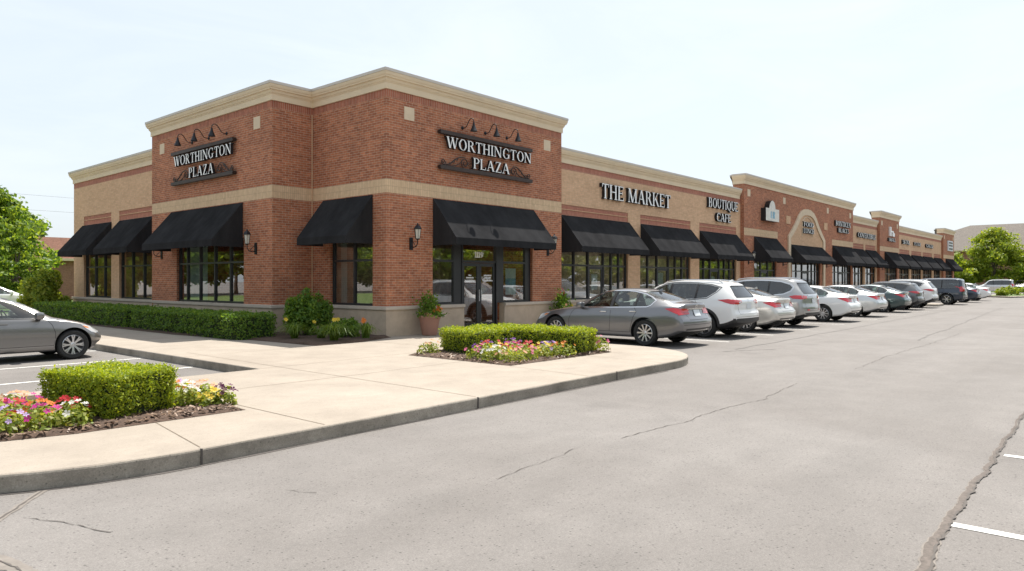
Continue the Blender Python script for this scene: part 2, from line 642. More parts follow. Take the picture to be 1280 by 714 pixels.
def offset_poly(P, d):
    """inset of a closed counter-clockwise polygon"""
    n = len(P)
    out = []
    for i in range(n):
        a, b, c = Vector(P[i - 1]), Vector(P[i]), Vector(P[(i + 1) % n])
        e1, e2 = (b - a).normalized(), (c - b).normalized()
        n1, n2 = Vector((-e1.y, e1.x)), Vector((-e2.y, e2.x))
        k = (n1 + n2)
        k = k / max(.3, k.dot(n1))
        out.append(b + k * d)
    return out

def slab(name, P, z, bev=.018, jitter=.0):
    """raised concrete with a rounded, slightly worn kerb edge"""
    Q = []
    n = len(P)
    for i in range(n):
        a, b = Vector(P[i]), Vector(P[(i + 1) % n])
        k = max(1, int((b - a).length / .35))
        for j in range(k):
            Q.append(a.lerp(b, j / k))
    rng = random.Random(3)
    J = [rng.uniform(-1, 1) * jitter for _ in Q]
    mb = MB()
    lev = [(-.0, -.02, 1), (.004, .05, 1), (.0, z - bev, 1), (bev * .3, z - bev * .3, 0), (bev, z, 0)]
    rings = []
    for d, h, _ in lev:
        O = offset_poly(Q, d)
        rings.append([(p.x, p.y, h) for p in O])
    m = len(Q)
    for i, r in enumerate(rings):
        if i in (2, 3):
            r[:] = [(x, y, h - abs(J[k]) * .5) for k, (x, y, h) in enumerate(r)]
    for i in range(len(rings) - 1):
        for k in range(m):
            mb.poly([rings[i][k], rings[i][(k + 1) % m], rings[i + 1][(k + 1) % m], rings[i + 1][k]], lev[i][2] if i < 2 else 0 if i > 2 else 1)
    mb.poly(rings[-1], 0)
    return struct(mb.build(name, ['concrete', 'kerb']))

def arc(cx, cy, r, a0, a1, n=8):
    return [(cx + r * math.cos(math.radians(a0 + (a1 - a0) * i / n)), cy + r * math.sin(math.radians(a0 + (a1 - a0) * i / n))) for i in range(n + 1)]

PZ = .15
pav = (arc(-9.4, -5.95, 2.9, 180, 270, 12) + [(-7.0, -8.80), (-3.0, -8.68)]
       + arc(-.2, -6.35, 2.3, 270, 360, 10) + [(2.1, -1.55), (84, -1.55), (84, 1.5), (60, 24), (-5.9, 24), (-5.9, -3.9), (-12.3, -3.9)])
slab('pavement', pav, PZ, jitter=.012)

# joints: score lines in the concrete
mbj = MB()
def strip(mb, pts, w, z, m=0, taper=None):
    P = [Vector((p[0], p[1])) for p in pts]
    L, R = [], []
    for i, p in enumerate(P):
        d = (P[min(i + 1, len(P) - 1)] - P[max(i - 1, 0)]).normalized()
        ww = (w[i] if isinstance(w, (list, tuple)) else w) / 2
        L.append((p.x - d.y * ww, p.y + d.x * ww, z))
        R.append((p.x + d.y * ww, p.y - d.x * ww, z))
    for i in range(len(P) - 1):
        mb.poly([R[i], R[i + 1], L[i + 1], L[i]], m)
JZ = PZ + .003
for pts in ([(-9.28, -8.8), (-9.05, -7.30)], [(-7.95, -8.78), (-7.93, -3.95)], [(-5.62, -8.72), (-5.55, -3.9), (-5.45, -.2)],
            [(-3.0, -8.66), (-2.85, -6.9)], [(-.6, -8.6), (-.5, -6.9)], [(-8.0, -5.75), (-5.6, -5.8), (-2.8, -5.72)],
            [(-5.88, -3.9), (-3.5, -3.85), (-2.8, -3.83), (2.08, -3.8)], [(-5.88, -1.0), (-2.9, -.95)], [(.6, -8.3), (.4, -6.9)],
            [(.6, -3.8), (.6, -.3)], [(-1.2, -3.85), (-1.2, -1.0)], [(3.0, -1.52), (3.0, -.05)]):
    strip(mbj, pts, .011, JZ)
for y in np.arange(1.6, 23, 2.4):
    strip(mbj, [(-5.88, y), (-3.45, y)], .011, JZ)
for x in np.arange(5.4, 80, 2.4):
    strip(mbj, [(x, -1.53), (x, .05)], .011, JZ)
struct(mbj.build('pavement_joints', 'joint'))
# open joint seen on the kerb face
mbk = MB()
for x, y in ((-9.29, -8.853), (-5.62, -8.765), (-2.2, -8.672)):
    mbk.box(x - .007, x + .007, y - .006, y + .03, .0, .148)
struct(mbk.build('kerb_joint', 'crackdark'))
# dirt line gathered in the gutter along the kerb foot
mbg = MB()
rg = random.Random(11)
gp = arc(-9.4, -5.95, 2.92, 205, 270, 14) + [(-9.4 + 6.4 * i / 24, -8.87 + .17 * i / 24) for i in range(1, 25)] + [(-3 + i * .35, -8.70) for i in range(1, 8)]
strip(mbg, gp, [rg.uniform(.03, .075) for _ in gp], .004)
struct(mbg.build('gutter_dirt', 'crackdark'))

# parking lines
mbl = MB()
def line(x0, y0, x1, y1, w=.10):
    strip(mbl, [(x0, y0), (x1, y1)], w, .004)
for i in range(3):
    line(-6.7 + 2.55 * i, -14.22, -6.7 + 2.55 * i, -19.6)
for i in range(14):
    line(.95 + 2.55 * i, -14.35, .95 + 2.55 * i, -19.6)
for y in (.78, -1.58, 3.3, 5.9, 8.5, 11.1):
    line(-5.98, y, -11.2, y)
for x in (6.1, 9.25, 12.4, 16.2, 20.8, 25.8, 30.9, 35.2):
    line(x, -1.7, x, -6.9)
struct(mbl.build('parking_lines', 'paint'))

# cracks and tar seams in the asphalt
def wander(a, b, n, amp, seed):
    r = random.Random(seed)
    a, b = Vector(a), Vector(b)
    d = (b - a).normalized()
    q = Vector((-d.y, d.x))
    out, w = [], 0
    for i in range(n + 1):
        w = w * .8 + r.uniform(-amp, amp)
        out.append(tuple(a.lerp(b, i / n) + q * w))
    return out
mbc = MB()
main = wander((-8.9, -14.27), (-5.2, -14.16), 90, .011, 2) + wander((-5.16, -14.17), (-2.4, -14.12), 60, .011, 4)[1:] + wander((-2.3, -14.12), (3, -14.05), 80, .01, 5)[1:]
rr = random.Random(5)
wid, wv = [], 1.
for i in range(len(main)):
    wv = wv * .8 + .2 * rr.uniform(.6, 1.4)
    wid.append((.075 * max(.2, 1 - i / 190)) * wv)
strip(mbc, main, [w * 1.35 for w in wid], .0035, 2)
strip(mbc, main, wid, .007, 0)
strip(mbc, [(x, y - .026 + rr.uniform(-.006, .006)) for x, y in main], [.018 * rr.uniform(.3, 1.5) for _ in main], .010, 1)
for a, b, n, amp, w in (((-11.16, -9.85), (-10.98, -10.75), 26, .012, .11), ((-10.95, -9.3), (-10.48, -8.68), 12, .01, .06)):
    p = wander(a, b, n, amp, 8)
    strip(mbc, p, [w * rr.uniform(.8, 1.2) for _ in p], .0035, 2)
    strip(mbc, p, [.011 * rr.uniform(.3, 1.6) for _ in p], .007, 1)
def hair(pts, w, seed, z=.0045):
    for i in range(len(pts) - 1):
        L = (Vector(pts[i + 1]) - Vector(pts[i])).length
        p = wander(pts[i], pts[i + 1], max(4, int(L / .06)), .018, seed + i)
        r = random.Random(seed)
        strip(mbc, p, [w * r.uniform(.15, 1.3) for _ in p], z, 1)
hair([(-7.9, -11.15), (-6.5, -11.0)], .008, 21)
hair([(-5.9, -11.1), (-4.55, -11.2), (-3.9, -11.15), (-2.4, -11.25), (-.6, -11.05)], .010, 33)
hair([(2, -11.2), (5, -11.05), (9, -11.1), (14, -11.0)], .014, 44)
hair([(-10.75, -9.35), (-10.6, -9.75), (-10.52, -10.1)], .009, 55)
hair([(-9.2, -10.1), (-9.1, -10.35)], .009, 57)
struct(mbc.build('asphalt_cracks', ['crackfill', 'crackdark', 'crackside']))
mbt = MB()
p = wander((4.2, -7.9), (34, -7.3), 120, .03, 71)
strip(mbt, p, [.05 * rr.uniform(.6, 1.4) for _ in p], .0045)
p = wander((10, -10.6), (40, -9.0), 120, .04, 72)
strip(mbt, p, [.05 * rr.uniform(.4, 1.4) for _ in p], .0045)
p = wander((3.5, -7.9), (4.9, -8.6), 14, .02, 73)
strip(mbt, p, [.03 * rr.uniform(.6, 1.4) for _ in p], .0045)
struct(mbt.build('tar_seams', 'tarseam'))

# planting beds (mulch) on the pavement
def bed(name, P, h):
    mb = MB()
    ctr = Vector((sum(p[0] for p in P) / len(P), sum(p[1] for p in P) / len(P)))
    bm = bmesh.new()
    f = bm.faces.new([bm.verts.new((p[0], p[1], 0)) for p in P])
    x0, x1 = min(p[0] for p in P), max(p[0] for p in P)
    y0, y1 = min(p[1] for p in P), max(p[1] for p in P)
    for x in np.arange(x0 + .15, x1, .15):
        bmesh.ops.bisect_plane(bm, geom=bm.verts[:] + bm.edges[:] + bm.faces[:], plane_co=(x, 0, 0), plane_no=(1, 0, 0))
    for y in np.arange(y0 + .15, y1, .15):
        bmesh.ops.bisect_plane(bm, geom=bm.verts[:] + bm.edges[:] + bm.faces[:], plane_co=(0, y, 0), plane_no=(0, 1, 0))
    r = random.Random(4)
    for v in bm.verts:
        v.co.z = PZ + .004 if v.is_boundary else PZ + .012 + h * r.uniform(.4, 1)
    me = bpy.data.meshes.new(name)
    bm.to_mesh(me)
    bm.free()
    me.materials.append(M['mulch'])
    for q in me.polygons:
        q.use_smooth = True
    o = struct(link(bpy.data.objects.new(name, me)))
    return o
BEDS = {'left': [(-11.9, -6.55), (-10.9, -7.05), (-9.8, -7.33), (-8.05, -7.36), (-8.1, -4.55), (-11.9, -4.55)],
        'mid': [(-2.78, -4.1), (-2.8, -6.85), (.45, -6.85), (.5, -3.98)],
        'corner': [(-3.42, 19.3), (-3.42, 5.0), (-2.95, 1.7), (-2.8, -.95), (-1.5, -.9), (-.05, -.28), (-.05, 3.4), (-1.4, 3.4), (-1.4, 19.3)]}
bed('front_bed', BEDS['left'], .05)
bed('flower_bed', BEDS['mid'], .05)
bed('corner_bed', BEDS['corner'], .05)
def chips(name, P, n, z, s=.02):
    """shredded bark lying on the bed"""
    x0, x1 = min(p[0] for p in P), max(p[0] for p in P)
    y0, y1 = min(p[1] for p in P), max(p[1] for p in P)
    def inside(x, y):
        c = False
        for i in range(len(P)):
            (xa, ya), (xb, yb) = P[i], P[i - 1]
            if (ya > y) != (yb > y) and x < (xb - xa) * (y - ya) / (yb - ya) + xa:
                c = not c
        return c
    V, F = [], []
    r = random.Random(9)
    while len(F) < n:
        x, y = r.uniform(x0, x1), r.uniform(y0, y1)
        if not inside(x, y):
            continue
        a, L, w = r.uniform(0, PI), s * r.uniform(.6, 1.8), s * r.uniform(.25, .6)
        zz = z + r.uniform(.0, .03)
        t1, t2 = r.uniform(-.5, .5) * L, r.uniform(-.5, .5) * w
        ca, sa = math.cos(a), math.sin(a)
        k = len(V)
        for u, v, h in ((-L, -w, -t1 - t2), (L, -w, t1 - t2), (L, w, t1 + t2), (-L, w, -t1 + t2)):
            V.append((x + u * ca - v * sa, y + u * sa + v * ca, zz + h))
        F.append((k, k + 1, k + 2, k + 3))
    o = fastmesh(name, np.array(V), np.array(F), 'chip')
    o['kind'] = 'stuff'
    return o
chips('bark_mulch', [(-11.2, -7.0), (-9.8, -7.30), (-8.06, -7.33), (-8.12, -4.9), (-11.2, -5.2)], 4200, PZ + .03)
chips('bark_mulch', BEDS['mid'], 2200, PZ + .03, .022)

# grass, islands and further ground
sheet('lawn', [(-14, 24.5), (60, 24.5), (60, 60), (-60, 60), (-60, 24.5)], .02, 'grass')
slab('parking_island', [(40.3, -5.6), (42.0, -5.6), (42.6, -4.6), (42.6, -1.6), (39.8, -1.6), (39.8, -4.6)], .14)
slab('parking_island', [(70.5, -6.2), (80, -8.6), (92, -9.5), (92, -5.2), (86, -3.6), (74, -3.2)], .14)
sheet('lawn', [(72, -5.7), (80, -8.0), (91.5, -8.9), (91.5, -5.6), (85.8, -4.0), (74.4, -3.6)], .15, 'grass')
sheet('lawn', [(124, -60), (400, -60), (400, 120), (106, 120), (106, 8)], .02, 'grass')

# ------------------------------------------------------------------ the plaza building
B = thing('shopping_plaza', 'long brick and tan shopping plaza with corner tower, cream cornices and dark shopfront windows', 'building', (0, 0, 0))

def facade(fr, u0, u1, z0, z1, ops, mat, name='wall', rev=.2, label=None):
    """wall sheet with real openings and reveals"""
    mb = MB()
    us = sorted({u0, u1, *[a for o in ops for a in o[:2] if u0 < a < u1]})
    zs = sorted({z0, z1, *[a for o in ops for a in o[2:4] if z0 < a < z1]})
    for i in range(len(us) - 1):
        for j in range(len(zs) - 1):
            uc, zc = (us[i] + us[i + 1]) / 2, (zs[j] + zs[j + 1]) / 2
            if any(o[0] < uc < o[1] and o[2] < zc < o[3] for o in ops):
                continue
            fr.quad(mb, us[i], us[i + 1], zs[j], zs[j + 1])
    for a, b, c, d in ops:
        c2, d2 = max(c, z0), min(d, z1)
        if d2 <= c2:
            continue
        for u in (a, b):
            mb.poly([fr.P(u, 0, c2), fr.P(u, -rev, c2), fr.P(u, -rev, d2), fr.P(u, 0, d2)])
        if d <= z1:
            mb.poly([fr.P(a, 0, d), fr.P(b, 0, d), fr.P(b, -rev, d), fr.P(a, -rev, d)])
        if c >= z0:
            mb.poly([fr.P(a, 0, c), fr.P(b, 0, c), fr.P(b, -rev, c), fr.P(a, -rev, c)])
    o = mb.build(name, mat, B)
    if label:
        o['label'] = label
    return o

def sweep(path, prof, mat, name, label=None, smooth=None, caps=True):
    """moulding along a path, outside on the right-hand side, mitred"""
    P = [Vector(p) for p in path]
    n = len(P)
    rings = []
    for i in range(n):
        e1 = (P[i] - P[i - 1]).normalized() if i else None
        e2 = (P[i + 1] - P[i]).normalized() if i < n - 1 else None
        n1 = Vector((e1.y, -e1.x)) if e1 else None
        n2 = Vector((e2.y, -e2.x)) if e2 else None
        if n1 and n2:
            k = (n1 + n2) / (1 + n1.dot(n2))
        else:
            k = n1 or n2
        rings.append([(P[i].x + k.x * d, P[i].y + k.y * d, z) for d, z in prof])
    mb = MB()
    for i in range(n - 1):
        for j in range(len(prof) - 1):
            mb.poly([rings[i][j], rings[i + 1][j], rings[i + 1][j + 1], rings[i][j + 1]])
    if caps:
        mb.poly(rings[0])
        mb.poly(rings[-1])
    o = mb.build(name, mat, B, recalc=False)
    if label:
        o['label'] = label
    return o

def cornice(path, z):
    prof = [(0, 0), (.06, 0), (.06, .19), (.085, .20), (.085, .22), (.12, .24), (.145, .29), (.145, .312), (.215, .335), (.215, .37), (.25, .40), (.27, .45), (.27, .50)]
    sweep(path, [(d * .6, z + h * .87) for d, h in prof], 'cornice', 'cornice')
    sweep(path, [(d * .6 if d > 0 else d, z + h * .87) for d, h in [(.0, .502), (.295, .502), (.295, .588), (-.28, .60)]], 'cap', 'coping')

def base(path, top=.86):
    sweep(path, [(.0, .10), (.03, .10), (.03, top), (0, top)], 'stonebase', 'stone_base')
    sweep(path, [(0, top + .002), (.07, top + .002), (.075, top + .02), (.075, top + .085), (.0, top + .10)], 'ledge', 'ledge')

X1, Y1, YB, XB, XL, YL = 7.77, 3.44, 11.47, -1.34, -1.15, 19.95
R0 = Fr((0, 0), (1, 0), (0, -1))
IN = Fr((0, Y1), (0, -1), (-1, 0))
RT = Fr((XB, Y1), (1, 0), (0, -1))
BAY = Fr((XB, YB), (0, -1), (-1, 0))
LOW = Fr((XL, YL), (0, -1), (-1, 0))
MK = Fr((0, .3), (1, 0), (0, -1))
T2 = Fr((0, .1), (1, 0), (0, -1))
SILL, HEAD = .955, 2.95

def red_wall(fr, u0, u1, ops):
    facade(fr, u0, u1, .12, 4.02, ops, 'red')
    facade(fr, u0, u1, 4.02, 4.39, [], 'tansold', 'band')
    facade(fr, u0, u1, 4.39, 6.603, [], 'red')
    facade(fr, u0, u1, 6.603, 6.85, [], 'redsold', 'soldier_course')

def tan_wall(fr, u0, u1, ops, top=5.86):
    """piers of tan brick with red brick panels over the windows, red course on top"""
    facade(fr, u0, u1, .12, 4.0, ops, 'tan')
    pan = [(a, b, 4.0, 4.38) for a, b, c, d in ops]
    facade(fr, u0, u1, 4.0, top - .22, pan, 'tan', rev=.03)
    for a, b, *_ in ops:
        mb = MB()
        fr.quad(mb, a, b, 4.0, 4.38, -.03)
        mb.build('brick_panel', 'panel', B)
        mb = MB()
        fr.box(mb, a + .005, b - .005, -.029, -.005, 4.20, 4.225)
        mb.build('brick_panel_line', 'tan', B)
    facade(fr, u0, u1, top - .22, top + .06, [], 'panel', 'soldier_course')

def extent(fr, s, e):
    return [fr.P(s, 0, 0).xy, fr.P(e, 0, 0).xy]

# corner tower
ent = (1.68, 6.18, .12, HEAD)
red_wall(R0, 0, X1, [ent])
w_in = (Y1 - 2.55, Y1 - .58, SILL, HEAD)
red_wall(IN, 0, Y1, [w_in])
red_wall(RT, 0, -XB, [])
w_bay = (YB - 9.5, YB - 5.02, SILL, HEAD)
red_wall(BAY, 0, YB - Y1, [w_bay])
for fr, L in ((Fr((X1, 0), (0, 1), (1, 0)), 6), (Fr((4, YB), (-1, 0), (0, 1)), 4 - XB)):
    facade(fr, 0, L, .12, 6.85, [], 'red')
facade(Fr((X1, 6), (-1, 0), (0, 1)), 0, X1 - 4, 6.0, 6.85, [], 'red')
facade(Fr((4, 6), (0, 1), (1, 0)), 0, YB - 6, 6.0, 6.85, [], 'red')
T1path = [(4, YB), (XB, YB), (XB, Y1), (0, Y1), (0, 0), (X1, 0), (X1, 6), (4, 6)]
cornice(T1path, 6.806)
base([(XL, YB - .2), (XB, YB - .2), (XB, Y1), (0, Y1), (0, 0), (2.93, 0)])
# low wing on the left
w_l1 = (YL - 18.75, YL - 15.75, SILL, HEAD)
w_l2 = (YL - 14.95, YL - 11.85, SILL, HEAD)
tan_wall(LOW, 0, YL - YB + .02, [w_l1, w_l2], 5.88)
facade(Fr((30, YL), (-1, 0), (0, 1)), 0, 30 - XL, .12, 5.94, [], 'tan')
cornice([(30, YL), (XL, YL), (XL, YB + .0)], 5.88)
base([(3, YL), (XL, YL), (XL, YB - .19)])
# market wing
X2, X3, X4, X5, X6, X7 = 23.5, 42.4, 49.5, 55.6, 74.3, 80.1
w_m = [(8.15, 12.62, SILL, HEAD), (13.55, 17.98, SILL, HEAD), (18.87, 23.0, SILL, HEAD)]
DM = [(9.95, 10.98), (15.1, 16.1), (20.2, 21.2)]
def with_doors(ws, ds):
    out = []
    for w in ws:
        d = [q for q in ds if w[0] < q[0] < w[1]]
        out.append(w)
        out += [(q[0], q[1], .12, SILL) for q in d]
    return out
def tan_ops(fr, u0, u1, ws, ds, top):
    facade(fr, u0, u1, .12, 4.0, with_doors(ws, ds), 'tan')
    pan = [(a, b, 4.0, 4.38) for a, b, c, d in ws]
    facade(fr, u0, u1, 4.0, top - .22, pan, 'tan', rev=.03)
    for a, b, *_ in ws:
        mb = MB()
        fr.quad(mb, a, b, 4.0, 4.38, -.03)
        mb.build('brick_panel', 'panel', B)
    mb = MB()
    for a, b, *_ in ws:
        fr.box(mb, a + .005, b - .005, -.029, -.005, 4.20, 4.225)
    mb.build('brick_panel_line', 'tan', B)
    facade(fr, u0, u1, top - .22, top + .06, [], 'panel', 'soldier_course')
tan_ops(MK, X1, X2, w_m, DM, 5.86)
cornice([(X1 - .3, .3), (X2 - .16, .3)], 5.86)
def base_gaps(y, x0, x1, ds):
    xs = [x0] + [v for d in ds for v in d] + [x1]
    for i in range(0, len(xs), 2):
        base([(xs[i], y), (xs[i + 1], y)])
base([(4.74, 0), (X1, 0), (X1, .29)])
base_gaps(.3, X1 + .08, X2, DM)
# second tower with the arch
w_t2 = [(24.8, 27.9, SILL, HEAD), (30.35, 35.3, SILL, HEAD), (37.8, 42.0, SILL, HEAD)]
D2 = [(25.9, 26.9), (32.3, 33.4), (39.4, 40.4)]
def tower(fr, x0, x1, ws, ds, bands, zoff=0.):
    facade(fr, x0, x1, .12, 4.02, with_doors(ws, ds), 'red')
    bs = sorted(bands)
    edges = [x0] + [v for b in bs for v in b] + [x1]
    for i in range(len(edges) - 1):
        if edges[i + 1] - edges[i] > .01:
            facade(fr, edges[i], edges[i + 1], 4.02, 4.40, [], 'tansold' if i % 2 else 'red', 'band' if i % 2 else 'wall')
    facade(fr, x0, x1, 4.40, 6.62, [], 'red')
    facade(fr, x0, x1, 6.62, 6.7, [], 'redsold', 'soldier_course')
    yf = fr.o.y
    for fx, n in ((x0, -1), (x1, 1)):
        facade(Fr((fx, yf), (0, 1), (n, 0)), 0, .6, .12, 6.7, [], 'red')
    facade(Fr((x1, yf + .6), (-1, 0), (0, 1)), 0, x1 - x0, 5.9, 6.7, [], 'red')
    cornice([(x0, yf + .6), (x0, yf), (x1, yf), (x1, yf + .6), (x0, yf + .6)], 6.66)
tower(T2, X2, X3, w_t2, D2, [(X2 + .002, 28.1), (37.7, X3 - .002)])
base_gaps(.1, X2 - .0, X3, D2)
# arch surround and tympanum
AO = [(29.62, .96), (29.62, 4.25), (30.15, 4.62), (30.65, 4.98), (31.0, 5.28), (31.28, 5.55), (31.75, 5.85), (32.3, 5.99), (32.86, 6.03)]
AI = [(29.98, .96), (29.98, 4.13), (30.4, 4.40), (30.9, 4.74), (31.32, 5.10), (31.58, 5.36), (31.95, 5.55), (32.4, 5.64), (32.86, 5.66)]
AO2 = AO + [(65.72 - x, z) for x, z in AO[-2::-1]]
AI2 = AI + [(65.72 - x, z) for x, z in AI[-2::-1]]
mb = MB()
for i in range(len(AO2) - 1):
    q = [T2.P(AO2[i][0], .08, AO2[i][1]), T2.P(AO2[i + 1][0], .08, AO2[i + 1][1]), T2.P(AI2[i + 1][0], .08, AI2[i + 1][1]), T2.P(AI2[i][0], .08, AI2[i][1])]
    mb.poly(q)
    for L in (AO2, AI2):
        mb.poly([T2.P(L[i][0], .08, L[i][1]), T2.P(L[i + 1][0], .08, L[i + 1][1]), T2.P(L[i + 1][0], 0, L[i + 1][1]), T2.P(L[i][0], 0, L[i][1])])
mb.build('arch_surround', 'square', B)
mb = MB()
mb.poly([T2.P(x, .012, z) for x, z in AI2 if z > 3.0] + [T2.P(35.74, .012, 3.0), T2.P(29.98, .012, 3.0)])
mb.build('arch_panel', 'tan', B)
mb = MB()
ring = [(31.95, 4.35), (31.95, 5.0), (32.1, 5.3), (32.45, 5.5), (32.86, 5.55)]
ring += [(65.72 - x, z) for x, z in ring[-2::-1]]
mb.tube([T2.P(x, .03, z) for x, z in ring], .03, 6)
mb.build('arch_moulding', 'square', B)
mb = MB()
for x in (29.35, 36.0):
    T2.box(mb, x, x + .65, .004, .04, 4.95, 5.4)
mb.build('arch_shoulder', 'tan', B)
# third stretch: tan, small tower, tan, end tower
w_s3 = [(43.1, 45.75, SILL, HEAD), (46.25, 49.0, SILL, HEAD)]
D3 = [(44.0, 44.9), (47.2, 48.1)]
tan_ops(MK, X3, X4, w_s3, D3, 5.86)
cornice([(X3, .3), (X4 - .16, .3)], 5.86)
base_gaps(.3, X3, X4, D3)
w_t3 = [(51.0, 54.9, SILL, HEAD)]
D4 = [(52.3, 53.3)]
tower(T2, X4, X5, w_t3, D4, [(X4 + .002, X5 - .002)])
base_gaps(.1, X4, X5, D4)
w_s4 = [(56.6, 60.2, SILL, HEAD), (61.0, 65.0, SILL, HEAD), (65.6, 69.7, SILL, HEAD), (70.6, 74.0, SILL, HEAD)]
D5 = [(58, 59), (62.5, 63.5), (67.2, 68.2), (71.8, 72.8)]
tan_ops(MK, X5, X6, w_s4, D5, 5.86)
cornice([(X5, .3), (X6 - .16, .3)], 5.86)
base_gaps(.3, X5, X6, D5)
w_t4 = [(75.5, 79.3, SILL, HEAD)]
D6 = [(77, 78)]
tower(T2, X6, X7, w_t4, D6, [(X6 + .002, X7 - .002)])
base_gaps(.1, X6, X7, D6)
facade(Fr((X7, 5), (0, 1), (1, 0)), 0, 20, .12, 6.4, [], 'tan')
mb = MB()
mb.box(78.0, X7 - .1, 5.2, 20, 6.2, 6.75)
mb.build('parapet', 'cornice', B)
# cream square stones
for fr, us, z in ((R0, (.80, 6.95), 6.26), (BAY, (YB - 4.26, YB - 10.62), 6.27), (T2, (24.1, 29.1, 36.8, 41.72), 6.24), (T2, (50.1, 55.0), 6.24), (T2, (74.8, 79.6), 6.24)):
    for u in us:
        mb = MB()
        fr.box(mb, u - .18, u + .18, -.02, .012, z - .18, z + .18)
        mb.build('accent_stone', 'square', B)
# downspout-like joint at the inner corner
mb = MB()
mb.box(-.045, -.02, Y1 - .03, Y1 - .006, .96, 6.6)
mb.build('corner_joint', 'tan', B)
# roofs and shop interior
mb = MB()
mb.poly([(XB + .1, Y1 + .1, 7.0), (.1, Y1 + .1, 7.0), (.1, .1, 7.0), (X1 - .1, .1, 7.0), (X1 - .1, 5.9, 7.0), (3.9, 5.9, 7.0), (3.9, YB - .1, 7.0), (XB + .1, YB - .1, 7.0)])
mb.poly([(XL + .1, YB - .2, 6.1), (30, YB - .2, 6.1), (30, YL - .1, 6.1), (XL + .1, YL - .1, 6.1)])
mb.poly([(3.0, .4, 6.05), (X7 - .1, .4, 6.05), (X7 - .1, 24, 6.05), (3.0, 24, 6.05)])
for a, b in ((X2, X3), (X4, X5), (X6, X7)):
    mb.poly([(a + .05, .15, 6.95), (b - .05, .15, 6.95), (b - .05, .65, 6.95), (a + .05, .65, 6.95)])
mb.build('roof', 'roof', B, recalc=False)
mb = MB()
def inner(pts, m=0):
    mb.poly(pts, m)
for (x0, y0), (x1, y1) in (((6.5, 5.5), (X7 - .2, 5.5)), ((6.5, 4.8), (6.5, 9)), ((4.5, 5.5), (4.5, YL - .4)), ((4.5, 5.5), (6.5, 5.5)), ((8.0, .6), (8.0, 5.5)), ((13.1, .6), (13.1, 5.5)), ((18.4, .6), (18.4, 5.5)), ((29, .6), (29, 5.5)), ((37, .6), (37, 5.5)), ((-1.0, 11.6), (4.5, 11.6)),
                           ((60.6, .6), (60.6, 5.5)), ((50, .6), (50, 5.5)), ((70, .6), (70, 5.5)), ((45.9, .6), (45.9, 5.5)), ((X7 - .2, .4), (X7 - .2, 5.5))):
    inner([(x0, y0, .1), (x1, y1, .1), (x1, y1, 3.3), (x0, y0, 3.3)])
inner([(XB + .25, Y1 + .2, .165), (.2, Y1 + .2, .165), (.2, .25, .165), (X1, .25, .165), (X7 - .2, .55, .165), (X7 - .2, 5.5, .165), (4.5, 5.5, .165), (4.5, YL - .3, .165), (XB + .25, YL - .3, .165)], 1)
inner([(XB + .25, Y1 + .2, 3.25), (.2, Y1 + .2, 3.25), (.2, .25, 3.25), (X1, .25, 3.25), (X7 - .2, .55, 3.25), (X7 - .2, 5.5, 3.25), (4.5, 5.5, 3.25), (4.5, YL - .3, 3.25), (XB + .25, YL - .3, 3.25)], 0)
mb.build('interior', ['interior', 'shopfloor'], B, recalc=False)

M['ceilinglamp'] = pm('ceiling_lamp', (.9, .85, .75), .5)
_b = M['ceilinglamp'].node_tree.nodes['Principled BSDF']
_b.inputs['Emission Color'].default_value = (1, .82, .6, 1)
_b.inputs['Emission Strength'].default_value = 9.
for x, y in [(2.2, 2.2), (5.4, 2.2), (9.6, 2.6), (11.6, 2.6), (14.8, 2.6), (16.8, 2.6), (20, 2.6), (22, 2.6), (26.3, 2.6), (31.5, 2.6), (34, 2.6), (40, 2.6), (44.5, 2.8), (48, 2.8), (53, 2.8), (58.5, 2.8), (63, 2.8), (67.6, 2.8), (72.3, 2.8), (77, 2.8), (1.2, 7.2), (1.2, 14), (1.2, 17)]:  # warm light known in the middle market shop; the others added to brighten interiors
    mb = MB()
    mb.box(x - .3, x + .3, y - .3, y + .3, 3.17, 3.22)
    mb.build('ceiling_lamp', 'ceilinglamp', B)

# ------------------------------------------------------------------ shop windows and doors
def window(fr, w, mulls, door=None, transom=2.22, d=-.13):
    """frame with mullions and transom; door = (u0, u1) leaves room for a glazed door. Panes are a sub-part."""
    u0, u1, z0, z1 = w
    f = .06
    mb, gl = MB(), MB()
    zb = z0 + .002
    bars = sorted([u0 + f / 2, u1 - f / 2] + list(mulls) + (list(door) if door else []))
    for u in bars:
        dd = door and abs(u - door[0]) < .01 or door and abs(u - door[1]) < .01
        fr.box(mb, u - f / 2, u + f / 2, d - .05, d + .05, zb if not dd else .155, z1)
    for i in range(len(bars) - 1):
        a, b = bars[i] + f / 2, bars[i + 1] - f / 2
        isd = door and abs(bars[i] - door[0]) < .01
        zs = [z0, transom, z1 - f]
        if not isd:
            fr.box(mb, a, b, d - .05, d + .05, z0 + .002, z0 + f)
        fr.box(mb, a, b, d - .045, d + .045, transom - .03, transom + .03)
        fr.box(mb, a, b, d - .045, d + .045, z1 - f, z1)
        fr.quad(gl, a, b, transom + .03, z1 - f, d)
        if not isd:
            fr.quad(gl, a, b, z0 + f, transom - .03, d + .004)
    o = mb.build('window', 'frame', B)
    gl.build('pane', 'glass', o, recalc=False)
    if door:
        glazed_door(fr, door[0] + f / 2 + .004, door[1] - f / 2 - .004, transom - .034, d)
    return o

